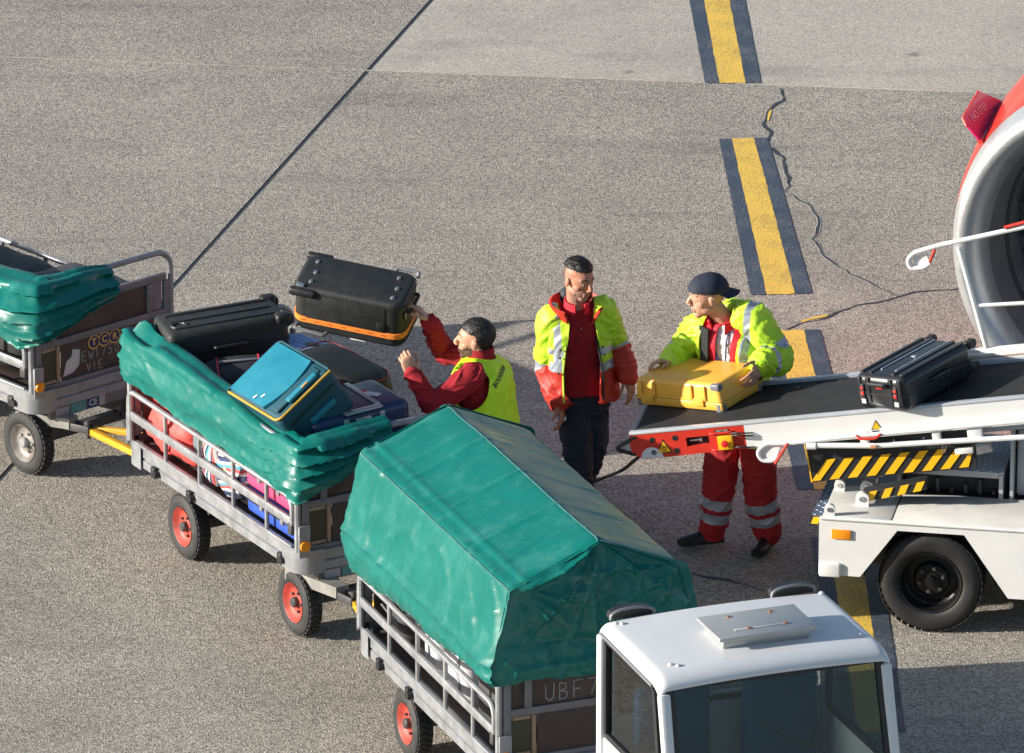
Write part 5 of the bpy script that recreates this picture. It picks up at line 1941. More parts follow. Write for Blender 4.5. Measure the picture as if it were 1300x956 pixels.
# pillars, walls, windows
zb_ = .62
def pillar(p, q, w=.06):
    B().beam(p, q, w, w, (1, 0, 0), .012).build('pillar', TPAINT, TT)
for s in (-1, 1):
    y = s * (hw - .015)
    pillar((.035, y, zb_), (.035, y, ZR - .085), .07)
    pillar((TL + .30, s * (hw - .02), 1.05), (TL + .095, s * (hw - .03), ZR - .11), .06)
    # door frame and window
    B().box((TL / 2 + .05, y, 1.0), (TL - .02, .035, .58), None, .01).build('door', TPAINT, TT)
    fr_b = B()
    o0, o1, z0_, z1_ = .085, TL + .0, 1.30, ZR - .095
    for (a_, c_) in (((o0, z1_), (o1, z1_)), ((o0, z0_), (o1 + .10, z0_)), ((o0, z0_ + .022), (o0, z1_ - .022)), ((o1 + .10, z0_ + .022), (o1, z1_ - .022))):
        fr_b.beam((a_[0], y - s * .005, a_[1]), (c_[0], y - s * .005, c_[1]), .028, .04)
    wf = fr_b.build('side_window', BLKP, TT)
    B().prism([V((o0, y - s * .008, z0_)), V((o1 + .10, y - s * .008, z0_)), V((o1, y - s * .008, z1_)), V((o0, y - s * .008, z1_))], (0, s * .005, 0)).build('pane', GLASS, wf)
# windscreen with black seal
zt_, zl_ = ZR - .082, 1.08
xt_, xl_ = TL + .085, TL + .31
fb = B()
c4 = [V((xt_, -hw + .07, zt_)), V((xt_, hw - .07, zt_)), V((xl_, hw - .06, zl_)), V((xl_, -hw + .06, zl_))]
for a_, c_ in zip(c4, c4[1:] + c4[:1]):
    fb.beam(a_, c_, .035, .03, (1, 0, .2))
ws = fb.build('windscreen', BLKP, TT)
b = B()
b.prism([p * 1.0 for p in c4], (.005, 0, .001))
b.build('pane', GLASS, ws)
B().beam((xt_ + .05, -.1, zt_ - .25), (xt_ + .12, .35, zt_ - .5), .02, .01).build('wiper', BLKP, ws)
# rear wall and rear window
B().box((.03, 0, 1.0), (.03, TW - .1, .8), None, .005).build('rear_wall', TPAINT, TT)
rw_ = B()
for (y0, z0_, y1, z1_) in ((-hw + .1, 1.42, hw - .1, 1.42), (-hw + .1, ZR - .12, hw - .1, ZR - .12), (-hw + .1, 1.44, -hw + .1, ZR - .14), (hw - .1, 1.44, hw - .1, ZR - .14)):
    rw_.beam((.03, y0, z0_), (.03, y1, z1_), .03, .04, (1, 0, 0))
rwo = rw_.build('rear_window', BLKP, TT)
B().box((.03, 0, 1.63), (.004, TW - .22, .36)).build('pane', GLASS, rwo)
# cab floor, seats, dashboard, steering wheel
B().box((TL / 2, 0, .60), (TL + .1, TW - .1, .04)).build('cab_floor', DARKST, TT)
SEAT = mat('blue_seat', (.02, .10, .22), .7, 0, .1, 8, .001, 60)
for y in (-.3, .32):
    st_ = B().box((.34, y, .98), (.42, .44, .12), None, .04, 3).build('seat', SEAT, TT)
    B().box((.15, y, 1.30), (.11, .42, .56), None, .04, 3).build('backrest', SEAT, st_)
    B().box((.34, y, .77), (.3, .3, .3)).build('seat_base', BLKP, st_)
B().box((TL + .12, 0, 1.0), (.28, TW - .14, .16), None, .03).build('dashboard', BLKP, TT)
b = B()
b.tube([V((TL - .08 + .06 * math.sin(a), -.3 + .17 * math.cos(a), 1.2 + .14 * math.sin(a))) for a in [2 * math.pi * k / 24 for k in range(24)]], .014, 8, closed=True)
b.beam((TL - .08, -.46, 1.2), (TL - .08, -.14, 1.2), .025, .02)
b.beam((TL - .08, -.3, 1.2), (TL + .05, -.3, 1.06), .03, .03)
b.build('steering_wheel', BLKP, TT)
# bonnet and lower body
B().box((TL + .72, 0, .80), (.78, TW - .06, .5), None, .06, 4).build('bonnet', TPAINT, TT)
B().box((.65, 0, .45), (2.4, TW - .02, .30), None, .03, 3).build('lower_body', TPAINT, TT)
B().box((TL + 1.14, 0, .42), (.12, TW, .22), None, .03, 3).build('front_bumper', BLKP, TT)
B().box((-.30, 0, .66), (.62, TW - .04, .1), None, .02).build('rear_deck', TPAINT, TT)
for s in (-1, 1):
    for x in (-.25, TL + .62):
        M = Matrix.Translation((x, s * (hw - .10), .29)) @ Matrix.Rotation(rad(90) * s, 4, 'Z')
        w_ = B().lathe([(-.07, .18), (-.09, .2), (-.09, .26), (-.06, .288), (.06, .288), (.09, .26), (.09, .2), (.07, .18)], M, 40).build('wheel', RUBBER, TT)
        B().lathe([(-.05, .183), (.07, .183), (.075, .17), (.02, .15), (.03, .06), (.04, 0)], M, 32).build('rim', WHITE, w_)
    B().lathe([(0, .06), (.02, .058), (.03, .04), (.03, 0)], Matrix.Translation((TL + 1.11, s * (hw - .2), .78)), 20).build('headlight', CHROME, TT)
B().beam((-.62, 0, .36), (-.25, 0, .36), .06, .04).build('tow_hook', DARKST, TT)
# ------------------------------------------------------------------ people
from mathutils.bvhtree import BVHTree
SKIN = mat('skin', (.50, .27, .18), .5, 0, .08, 14, .0004, 180, spec=.35)
SKIN2 = mat('tanned_skin', (.44, .20, .13), .5, 0, .08, 14, .0004, 180, spec=.35)
STUB = mat('stubble', (.31, .175, .13), .6, 0, .2, 60, .0004, 250)
BEARD = mat('dark_beard', (.085, .045, .03), .75, 0, .25, 80, .001, 250)
HAIR = mat('dark_hair', (.012, .010, .009), .55, 0, .3, 40, .002, 160)
LIPS = mat('lips', (.42, .15, .12), .5)
EYEW = mat('eye_white', (.65, .62, .58), .3)
EYED = mat('eye_dark', (.01, .008, .007), .2)
HIVIS = mat('hi_vis_yellow', (.47, .72, .03), .55, 0, .13, 5, .0015, 45)
VESTY = mat('vest_yellow', (.56, .84, .015), .55, 0, .06, 5, .0012, 45)
REFL = mat('reflective_band', (.34, .375, .44), .32, .2, .1, 18, .0006, 120)
JRED = mat('jacket_red', (.50, .028, .016), .6, 0, .1, 6, .0015, 45)
FLEECE = mat('red_fleece', (.30, .006, .014), .9, 0, .12, 9, .0012, 160)
FLRED = mat('bright_red_lining', (.60, .012, .03), .8, 0, .1, 9, .001, 120)
NAVY = mat('navy_trousers', (.013, .019, .038), .8, 0, .2, 6, .0015, 60)
WRED = mat('red_work_trousers', (.36, .009, .016), .75, 0, .1, 6, .0015, 60)
BLKF = mat('black_lining', (.008, .009, .010), .8, 0, .2, 9, .001, 80)
TEE = mat('white_tee', (.60, .61, .64), .85, 0, .05, 9, .001, 60)
CAPM = mat('navy_cap_cloth', (.010, .016, .034), .8, 0, .12, 10, .0008, 200)
SHOE = mat('black_shoe_leather', (.010, .010, .010), .45, 0, .2, 10, .0006, 80)

def remesh(b, name, vox, smooth=4, fac=.5):
    me = b.mesh(name)
    def fn(o):
        m = o.modifiers.new('r', 'REMESH')
        m.mode = 'VOXEL'
        m.voxel_size = vox
        m.use_smooth_shade = True
        if smooth:
            s = o.modifiers.new('s', 'SMOOTH')
            s.iterations = smooth
            s.factor = fac
    return modmesh(me, fn)
def paint_mesh(me, mats, fn):
    me.materials.clear()
    for m in mats: me.materials.append(m)
    idx = [fn(p.center, p.normal) for p in me.polygons]
    me.polygons.foreach_set('material_index', idx)
def wrinkle(me, amp, seed, f=9.0, mask=None):
    vs = me.vertices
    nr = [v.normal.copy() for v in vs]
    for v, n in zip(vs, nr):
        p = v.co
        w = noise.noise(p * 3 + V((seed, 0, 0)))
        q = p * f + V((w * 2.5, seed, w * 2))
        q.z *= 1.7
        r = (1 - abs(noise.noise(q)) * 2.2)
        d = max(0, r) ** 2 - .35 + .5 * noise.noise(p * f * .5 + V((0, 0, seed)))
        k = mask(p) if mask else 1
        v.co = p + n * amp * d * k
    me.update()
def chain_t(p, ch):
    """nearest point on a polyline: distance, arc length"""
    best = (1e9, 0)
    s = 0
    for a, c in zip(ch, ch[1:]):
        d = c - a
        l = d.length
        u = max(0, min(1, (p - a).dot(d) / (l * l)))
        q = (p - a - d * u).length
        if q < best[0]: best = (q, s + u * l)
        s += l
    return best
def limb(b, pts, rs, n=16, sub=6):
    """smooth tapered limb through joints"""
    P, R_ = [], []
    N_ = len(pts)
    for i in range(N_ - 1):
        p0, p1, p2, p3 = pts[max(i - 1, 0)], pts[i], pts[i + 1], pts[min(i + 2, N_ - 1)]
        for k in range(sub):
            t = k / sub
            P.append(.5 * ((2 * p1) + (p2 - p0) * t + (2 * p0 - 5 * p1 + 4 * p2 - p3) * t * t + (3 * p1 - p0 - 3 * p2 + p3) * t ** 3) * 1.0)
            R_.append(lerp(rs[i], rs[i + 1], t))
    P.append(pts[-1])
    R_.append(rs[-1])
    b.tube(P, R_, n)
    b.ell(P[0], (R_[0],) * 3, n=n)
    b.ell(P[-1], (R_[-1],) * 3, n=n)
def torso(b, rings, n=28, e=2.4):
    """rings: (centre, half width, half depth, right vector, forward vector)"""
    vs, fs = [], []
    for (c, w, d, r, f) in rings:
        for k in range(n):
            a = 2 * math.pi * k / n
            ca, sa = math.cos(a), math.sin(a)
            m = (abs(ca) ** e + abs(sa) ** e) ** (-1 / e)
            vs.append(c + r * (w * ca * m) + f * (d * sa * m))
    for i in range(len(rings) - 1):
        for k in range(n):
            fs.append((i * n + k, i * n + (k + 1) % n, (i + 1) * n + (k + 1) % n, (i + 1) * n + k))
    fs.append(tuple(range(n))[::-1])
    fs.append(tuple(range((len(rings) - 1) * n, len(rings) * n)))
    b.add(vs, fs)
def hand(b, wrist, d, pn, side, curls=(.35, .4, .45, .5), spread=.06, thumb=.5, k=1.0):
    """palm and five fingers. d: towards the knuckles, pn: palm-facing normal, side: unit towards the thumb"""
    d = V(d).normalized()
    pn = (V(pn) - d * V(pn).dot(d)).normalized()
    s = d.cross(pn).normalized()
    if s.dot(V(side)) < 0: s = -s
    R3 = Matrix((d, s, pn)).transposed()
    b.soft(wrist + d * .048 * k, (.108 * k, .082 * k, .034 * k), R3, 3, 4)
    b.capsule(wrist - d * .03, wrist + d * .012, .026 * k, .027 * k, 10)
    for i in range(4):
        o = wrist + d * (.092 - .006 * abs(i - 1)) * k + s * ((1.5 - i) * .0195) * k
        L_ = (.043, .048, .045, .035)[i] * k
        a = curls[i] * .8
        p = o
        dr = (d + s * (1.5 - i) * spread).normalized()
        for j, (fl, rr) in enumerate(((1, .0095), (.62, .0088), (.52, .0078))):
            dd = dr * math.cos(a) + pn * math.sin(a)
            q = p + dd * L_ * fl
            b.capsule(p, q, rr * k * 1.02, rr * k * .95, 8)
            p = q
            a += curls[i]
    # thumb leaves the side of the palm near its base
    p = wrist + d * .022 * k + s * .032 * k
    dd = (d * .62 + s * .72 + pn * .25).normalized()
    q = p + dd * .040 * k
    b.capsule(p, q, .0145 * k, .012 * k, 8)
    dd2 = (d * .85 + s * (.5 - thumb * .5) + pn * (.2 + thumb * .5)).normalized()
    q2 = q + dd2 * .032 * k
    b.capsule(q, q2, .0115 * k, .0105 * k, 8)
    q3 = q2 + (dd2 + pn * .3 * thumb).normalized() * .026 * k
    b.capsule(q2, q3, .0105 * k, .009 * k, 8)
class Head:
    def __init__(s, c, fwd, pitch=0, roll=0, k=1.06):
        f = V(fwd).normalized()
        r = f.cross(V((0, 0, 1))).normalized()
        u = r.cross(f)
        R3 = Matrix((r, f, u)).transposed()
        R3 = R3 @ Matrix.Rotation(rad(pitch), 3, 'X') @ Matrix.Rotation(rad(roll), 3, 'Y')
        s.R, s.c, s.k = R3, V(c), k
    def p(s, x, y, z): return s.c + s.R @ (V((x, y, z)) * s.k)
    def loc(s, q): return (s.R.transposed() @ (V(q) - s.c)) / s.k
    def e(s, b, c, r, n=18): b.ell(s.p(*c), tuple(x * s.k for x in r), s.R, n)
    def cap(s, b, p, q, r0, r1): b.capsule(s.p(*p), s.p(*q), r0 * s.k, r1 * s.k, 10)
    def build(s, b):
        s.e(b, (0, -.018, .035), (.076, .096, .088), 24)
        s.e(b, (0, .012, .01), (.070, .082, .085), 24)
        s.e(b, (0, .022, -.045), (.058, .070, .068), 20)
        s.e(b, (0, .060, -.094), (.032, .028, .026))
        for x in (-1, 1):
            s.e(b, (x * .041, .042, -.026), (.024, .028, .026))          # cheek
            s.e(b, (x * .047, .010, -.066), (.014, .04, .024))           # jaw corner
            s.cap(b, (x * .010, .086, .030), (x * .048, .066, .028), .010, .008)   # brow
            s.e(b, (x * .078, -.012, -.012), (.010, .019, .029))          # ear
            s.cap(b, (x * .083, -.024, .008), (x * .080, -.018, -.034), .005, .0045)
            s.e(b, (x * .013, .104, -.030), (.009, .011, .008))           # nostril wing
            s.e(b, (x * .031, .070, .004), (.015, .013, .010))            # lids
        s.cap(b, (0, .084, .020), (0, .112, -.020), .012, .0145)
        s.cap(b, (0, .112, -.022), (0, .104, -.031), .014, .012)
        s.cap(b, (-.019, .086, -.056), (.019, .086, -.056), .0085, .0085)
        s.cap(b, (-.016, .084, -.069), (.016, .084, -.069), .009, .009)
        s.cap(b, (0, .088, -.055), (0, .091, -.057), .009, .009)
    def eyes(s, parent):
        for x in (-1, 1):
            b = B()
            s.e(b, (x * .031, .0765, .003), (.0115, .009, .0045), 12)
            e = b.build('eye', EYEW, parent)
            b = B()
            s.e(b, (x * .031, .0825, .003), (.0055, .004, .0042), 10)
            b.build('iris', EYED, e)
            b = B()
            b.tube([s.p(x * .012, .0935, .031), s.p(x * .030, .0845, .037), s.p(x * .049, .071, .032)], [.0028, .0034, .002], 6)
            b.build('eyebrow', HAIR, parent)

def face_paint(h, skin_i, stub_i, lip_i, hair_i, beard, fade):
    def fn(c, n):
        q = h.loc(c)
        if abs(q.x) > .09 or abs(q.z) > .16 or q.y < -.14 or q.y > .16: return skin_i
        if abs(q.x) < .021 and q.y > .084 and -.067 < q.z < -.051 and abs(q.z + .0605) > .0015: return lip_i
        if beard and q.z < -.036 and q.z > -.135 and q.y > -.005:
            if not (q.z > -.052 and q.y > .06 and abs(q.x) > .026) and not (q.z > -.047 and abs(q.x) < .045):
                if q.y > .0 and (q.z < -.05 or abs(q.x) > .04): return stub_i
            if fade and q.z > .0 and q.y < .0 - .3 * (q.z - .04) and abs(q.x) < .1: return hair_i
        if fade and q.z > -.05 and q.y < -.05: return hair_i
        return skin_i
    return fn
def shoe(parent, heel, d, z0=0.0, k=1.0):
    d = V((d[0], d[1], 0)).normalized()
    s = V((-d.y, d.x, 0))
    R3 = Matrix((d, s, V((0, 0, 1)))).transposed()
    b = B()
    h = V(heel)
    secs = [(-.065, .030, .085, .035), (-.05, .036, .10, .03), (0, .038, .105, .03), (.06, .040, .085, .03), (.12, .046, .065, .03), (.17, .046, .055, .03), (.205, .036, .046, .03), (.222, .018, .036, .03)]
    rows = []
    for (x, w, t, bt) in secs:
        row = []
        for q in range(14):
            a = 2 * math.pi * q / 14
            ca, sa = math.cos(a), math.sin(a)
            zz = bt + (t - bt) * max(0, sa) ** .8 if sa > 0 else bt + .004 * sa
            row.append(h + R3 @ (V((x, w * ca * (1 - .25 * max(0, sa)), zz)) * k) + V((0, 0, z0)))
        rows.append(row)
    b.grid(rows, wrap=True)
    b.add(rows[0], [tuple(range(14))])
    b.add(rows[-1], [tuple(range(14))])
    o = b.build('shoe', SHOE, parent, 50)
    b = B()
    n = 24
    pl = []
    for (x, w, t, bt) in secs: pl.append((x, w + .003))
    outl = [V((x, w, 0)) for x, w in pl] + [V((x, -w, 0)) for x, w in reversed(pl)]
    b.prism([h + R3 @ (p * k) + V((0, 0, z0 + .001)) for p in outl], (0, 0, .032 * k))
    b.build('sole', BLKP, o)
    return o
def relax_edge(bm, n=40):
    """smooth the stair steps along the open edges"""
    bv = [v for v in bm.verts if v.is_boundary]
    for _ in range(n):
        new = {}
        for v in bv:
            nb = [e.other_vert(v).co for e in v.link_edges if e.is_boundary]
            if len(nb) == 2: new[v] = v.co * .4 + (nb[0] + nb[1]) * .3
        for v, c in new.items(): v.co = c
    ring, seen = list(bv), set(bv)
    inner = []
    for _ in range(3):
        ring = [w for v in ring for w in (e.other_vert(v) for e in v.link_edges) if w not in seen]
        ring = list(dict.fromkeys(ring))
        seen.update(ring)
        inner += ring
    for _ in range(8):
        new = {v: v.co * .4 + sum((e.other_vert(v).co for e in v.link_edges), V((0, 0, 0))) * (.6 / len(v.link_edges)) for v in inner if v.link_edges}
        for v, c in new.items(): v.co = c
def cut_open(me, test, thick=.010):
    """delete faces that pass test(centre, normal), then give the cloth thickness"""
    bm = bmesh.new()
    bm.from_mesh(me)
    bm.normal_update()
    bmesh.ops.delete(bm, geom=[f for f in bm.faces if test(f.calc_center_median(), f.normal)], context='FACES')
    relax_edge(bm)
    bm.to_mesh(me)
    bm.free()
    def fn(o):
        m = o.modifiers.new('s', 'SOLIDIFY')
        m.thickness = thick
        m.offset = 1
    return modmesh(me, fn)
def put(name, me, parent, mats=None, ang=60):
    if mats is not None:
        me.materials.clear()
        for m in (mats if isinstance(mats, (list, tuple)) else [mats]): me.materials.append(m)
    me.name = name
    finish(me, ang)
    o = link(name, me, parent)
    o.location = -parent.location     # meshes are made in world coordinates
    return o
def leglimb(b, hip, knee, ank, r=(.11, .092, .082)):
    limb(b, [hip, hip.lerp(knee, .5), knee, knee.lerp(ank, .55), ank], [r[0], (r[0] + r[1]) / 2 + .004, r[1], (r[1] + r[2]) / 2 + .004, r[2]])

def person(label, foot, spec):
    root = thing('person', label, 'person', foot)
    S = spec
    h = S['head']
    r, f = S['right'], S['fwd']
    # ---- skin: one continuous body
    b = B()
    h.build(b)
    limb(b, [h.p(0, -.02, -.05), S['neck'], S['chest'] + V((0, 0, .08))], [.056, .060, .075])
    torso(b, [(S['pelvis'], .13, .085, r, f), (S['pelvis'].lerp(S['chest'], .45), .125, .08, r, f), (S['chest'], .15, .095, r, f), (S['neck'].lerp(S['chest'], .35), .13, .075, r, f)])
    for a in ('R', 'L'):
        limb(b, [S['sh' + a], S['el' + a], S['wr' + a]], [.05, .042, .029])
        b.capsule(S['sh' + a], S['neck'] - V((0, 0, .06)), .05, .055)
        hand(b, S['wr' + a], *S['hand' + a])
        limb(b, [S['hip' + a], S['kn' + a], S['an' + a]], [.08, .06, .042])
        b.capsule(S['an' + a], V((S['an' + a].x, S['an' + a].y, .06)), .04, .035)
    me = remesh(b, 'body', .0038, 3)
    paint_mesh(me, [S.get('skin', SKIN), S.get('stub', STUB), LIPS, S.get('hairp', HAIR)], face_paint(h, 0, 1, 2, 3, S.get('beard', True), S.get('fade', True)))
    body = put('body', me, root)
    n0 = len(root.children)
    h.eyes(root)
    for c in root.children[:]:
        if c.name.startswith(('eye',)): c.location = -root.location
    # ---- trousers
    b = B()
    for a in ('R', 'L'):
        leglimb(b, S['hip' + a], S['kn' + a], S['an' + a] + V((0, 0, .0)), S.get('leg', (.11, .092, .082)))
    pc = S['pelvis']
    torso(b, [(pc + V((0, 0, -.09)), .165, .115, r, f), (pc, .175, .12, r, f), (pc + (S['chest'] - pc) * .35, .16, .11, r, f)])
    me = remesh(b, 'trousers', .0065, 4)
    wrinkle(me, .012, S['seed'], 8)
    bands = S.get('bands')
    if bands:
        ch = {a: [S['an' + a], S['kn' + a], S['hip' + a]] for a in ('R', 'L')}
        def fn(c, n):
            d, t = min(chain_t(c, ch['R']), chain_t(c, ch['L']))
            return 1 if any(x < t < y for x, y in bands) else 0
        paint_mesh(me, [S['trous'], REFL], fn)
        put('trousers', me, root)
    else:
        put('trousers', me, root, S['trous'])
    for a in ('R', 'L'):
        o = shoe(root, V((S['an' + a].x, S['an' + a].y, S['an' + a].z - .085)) , S['toe' + a])
        o.location = -root.location
    return root
def pz(px, py, Y): return aty(px, py, Y)

def top_rings(S, w, d, flare=0.0, low=None):
    r, f = S['right'], S['fwd']
    pc, ch, nk = S['pelvis'], S['chest'], S['neck']
    lo = low if low is not None else pc - V((0, 0, .05))
    return [(lo, w * 1.0 + flare, d * 1.08 + flare, r, f), (lo.lerp(ch, .35), w * .98 + flare * .5, d * 1.05 + flare * .5, r, f),
            (lo.lerp(ch, .75), w, d * 1.02, r, f), (ch + (nk - ch) * .15, w * 1.0, d, r, f), (ch + (nk - ch) * .5, w * .92, d * .85, r, f), (ch + (nk - ch) * .78, w * .60, d * .66, r, f), (nk, .072, .075, r, f)]
def garment(S, w, d, sleeve, vox=.0065, flare=0.0, low=None, arms='RL', n_=5, cuff=0.0):
    b = B()
    torso(b, top_rings(S, w, d, flare, low))
    for a in arms:
        sh, el, wr = S['sh' + a], S['el' + a], S['wr' + a]
        end = wr.lerp(el, -cuff) if cuff < 0 else wr.lerp(el, cuff)
        limb(b, [sh.lerp(S['neck'] - V((0, 0, .05)), .35), sh, sh.lerp(el, .5), el, el.lerp(end, .55), end], [sleeve[0] * 1.02, sleeve[0], (sleeve[0] + sleeve[1]) / 2, sleeve[1], (sleeve[1] + sleeve[2]) / 2 + .004, sleeve[2]], sub=5)
    return remesh(b, 'garment', vox, n_)
def collar(name, S, m, parent, r0, r1, h, a0, a1, tilt=.02, drop=0.0, thick=.010, base=None):
    """standing collar: a strip of cloth round the neck between angles a0..a1 (0 = forward, to the right positive)"""
    nk = (base or S['neck'])
    r, f = S['right'], S['fwd']
    rows = []
    K = 28
    for i in range(K + 1):
        a = rad(lerp(a0, a1, i / K))
        dirn = f * math.cos(a) + r * math.sin(a)
        row = []
        fr = (1 + math.cos(a)) / 2
        for j in range(6):
            u = j / 5
            w = .006 * noise.noise(V((a * 2, u * 3, S['seed'])))
            row.append(nk + dirn * (lerp(r0, r1, u) + w) + V((0, 0, h * u - drop * fr)) + f * tilt * fr)
        rows.append(row)
    b = B().grid(rows)
    me = b.mesh(name)
    def fn(o):
        q = o.modifiers.new('s', 'SOLIDIFY')
        q.thickness = thick
        q.offset = 0
    me = modmesh(me, fn)
    return put(name, me, parent, m)
def hair_cap(h, name, m, parent, zmin, front, amp=.008, grow=.010, back=-.06, seed=1, tuft=.5):
    """hair as a shell over the skull, trimmed by a hairline"""
    b = B()
    k = h.k
    b.ell(h.p(0, -.018, .037), ((.076 + grow) * k, (.096 + grow) * k, (.088 + grow) * k), h.R, 40)
    b.ell(h.p(0, .008, .024), ((.071 + grow * .8) * k, (.080 + grow * .8) * k, (.083 + grow) * k), h.R, 40)
    me = remesh(b, name, .004, 2)
    bm = bmesh.new()
    bm.from_mesh(me)
    dele = []
    for f_ in bm.faces:
        q = h.loc(f_.calc_center_median())
        line = zmin + (max(0, q.y + .02) * front) + .006 * noise.noise(q * 60)
        if q.y < -.05: line = back + .006 * noise.noise(q * 60)
        elif q.y < -.02: line = lerp(back, zmin, (q.y + .05) / .03)
        if q.z < line: dele.append(f_)
    bmesh.ops.delete(bm, geom=dele, context='FACES')
    relax_edge(bm, 8)
    bm.normal_update()
    for v in bm.verts:
        q = h.loc(v.co)
        v.co += v.normal * (amp * noise.noise(V((q.x * 60, q.y * 28, q.z * 40 + seed))) + amp * .6 * noise.noise(q * 130))
    bm.to_mesh(me)
    bm.free()
    def fn(o):
        q = o.modifiers.new('s', 'SOLIDIFY')
        q.thickness = .006
        q.offset = -1
    me = modmesh(me, fn)
    o = put(name, me, parent, m)
    # short tufts so that the outline breaks up
    b = B()
    rnd = random.Random(seed * 31 + 5)
    ps = list(me.polygons)
    for _ in range(1500):
        p = rnd.choice(ps)
        c, nn = p.center, p.normal
        comb = h.R @ V((.15 * rnd.uniform(-1, 1), tuft, -.2)) 
        d = (nn * rnd.uniform(.35, .9) + comb).normalized()
        s_ = d.cross(nn)
        if s_.length < .05: continue
        s_ = s_.normalized() * .0016
        L_ = rnd.uniform(.008, .016)
        b.add([c - s_, c + s_, c + d * L_], [(0, 1, 2)])
    q = b.build('hair_tufts', m, o, recalc=False)
    q['kind'] = 'stuff'
    return o

# ================================================= worker in the open yellow and red jacket
Y1 = -2.67
f1 = V((.22, -.975, 0)).normalized()
r1 = f1.cross(V((0, 0, 1))).normalized()
S = dict(seed=3, fwd=f1, right=r1, neck=pz(732, 391, Y1 + .0), chest=pz(734, 428, Y1), pelvis=pz(741, 505, Y1),
         head=Head(pz(735, 354, Y1 - .03), (.66, -.75, 0), -12, -3),
         shR=pz(700, 406, Y1 - .02), elR=pz(695, 462, Y1 + .02), wrR=pz(710, 511, Y1 - .12),
         shL=pz(765, 395, Y1 + .02), elL=pz(784, 440, Y1 + .08), wrL=pz(797, 478, Y1 - .04),
         hipR=pz(730, 520, Y1 - .02), knR=pz(734, 585, Y1 - .10), anR=V((0, 0, 0)), hipL=pz(754, 516, Y1 + .02), knL=pz(752, 570, Y1 + .05), anL=V((0, 0, 0)),
         handR=((.2, -.35, -.9), (-.5, .1, -.2), (.6, -.5, 0), (.45, .5, .55, .6), .05, .5),
         handL=((.25, -.25, -.9), (-.7, .5, 0), (-.2, -.9, 0), (.35, .45, .5, .55), .1, .4),
         toeR=(.25, -1), toeL=(.1, -1), trous=NAVY, skin=SKIN2, hairp=mat('faded_hair', (.10, .065, .05), .7, 0, .3, 60, .0006, 220), leg=(.105, .088, .078))
S['anR'] = V((S['knR'].x + .02, S['knR'].y + .02, .10))
S['anL'] = V((S['knL'].x - .09, S['knL'].y + .24, .13))
P1 = person('person in an open yellow and red jacket over a red fleece, standing by the belt', V((S['pelvis'].x, S['pelvis'].y, 0)), S)
hair_cap(S['head'], 'hair', HAIR, P1, .070, .10, .004, .005, .066, 2)
me = garment(S, .172, .12, (.068, .058, .048), low=S['pelvis'] + V((0, 0, .05)), cuff=.1)
wrinkle(me, .010, 5, 9)
put('fleece', me, P1, FLEECE)
collar('fleece_collar', S, FLRED, P1, .080, .074, .065, 22, 338, .02, .015)
b = B()
for k_ in range(2):
    p = S['neck'] + f1 * (.115 + k_ * .022) + V((0, 0, -.045 - k_ * .045))
    b.ell(p, (.006, .006, .006), n=8)
o = b.build('fleece_button', BLKP, P1)
o.location = -P1.location
S1 = dict(S)
me = garment(S1, .195, .145, (.082, .069, .056), low=S['pelvis'] + V((0, 0, .02)), flare=.02, cuff=.02)
wrinkle(me, .013, 11, 10)
# the open front: narrow at the neck, wider to the hem, hem cut level
def opentest(c, n):
    q = c - S['pelvis']
    ff, x, z = q.dot(f1), q.dot(r1), q.z
    if z < .005: return n.z < -.55
    if (c - S['neck']).length < .125 and c.z > S['neck'].z - .055: return True
    if ff < .02: return False
    top = (S['neck'] - S['pelvis']).z
    u = 1 - min(1, max(0, z / top))
    x0 = .03 + .02 * u
    w = .066 + .045 * min(1, u * 2.2)
    # only torso faces (arms hang at the sides)
    return abs(x - x0) < w and min(chain_t(c, [S['shR'], S['elR'], S['wrR']])[0], chain_t(c, [S['shL'], S['elL'], S['wrL']])[0]) > .09
me = cut_open(me, opentest, .012)
zt1 = S['pelvis'].z
chR, chL = [S['shR'], S['elR'], S['wrR']], [S['shL'], S['elL'], S['wrL']]
def jp(c, n):
    q = c - S['pelvis']
    x, z = q.dot(r1), q.z
    (dr, tr), (dl, tl) = chain_t(c, chR), chain_t(c, chL)
    if min(dr, dl) < .105 and (abs(x) > .17 or z < .2):
        t, bd = (tr, (.27, .335)) if dr < dl else (tl, (.225, .285))
        if t > bd[1]: return 2
        if t > bd[0]: return 1
        return 0
    if .22 < z < .275 or .325 < z < .365: return 1
    if z < .22: return 2
    if .17 < x < .21 and .22 < z: return 1
    return 0
paint_mesh(me, [HIVIS, REFL, JRED], jp)
jk = put('jacket', me, P1)
collar('jacket_collar', S, JRED, P1, .108, .168, .105, 40, 320, .015, .04, .016, S['neck'] + V((0, 0, -.045)))
# dark piping along the open edges and the folded hood behind the neck
for sx in (-1, 1):
    pts = []
    for i in range(9):
        u = i / 8
        z = lerp(.42, .05, u)
        pts.append(S['pelvis'] + r1 * (.045 + sx * (.095 + .03 * min(1, u * 2.0))) + f1 * (.172 + .02 * u - .05 * (1 - u) ** 2) + V((0, 0, z)))
    b = B().tube(pts, .007, 6)
    o = b.build('zip_edge', BLKF if sx < 0 else HIVIS, P1)
    o.location = -P1.location
    for i in (1, 2, 4):
        o = B().ell(pts[i] + r1 * sx * .03 + f1 * .002, (.008, .008, .008), n=8).build('snap_button', BLKP, P1)
        o.location = -P1.location
b = B()
b.soft(S['neck'] - f1 * .135 + V((0, 0, .025)) - r1 * .02, (.20, .10, .13), Matrix((r1, f1, V((0, 0, 1)))).transposed(), 2.6, 6, .1, 3)
o = b.build('hood', mat('dark_hood', (.03, .035, .045), .7, 0, .15, 9, .001, 60), P1)
o.location = -P1.location

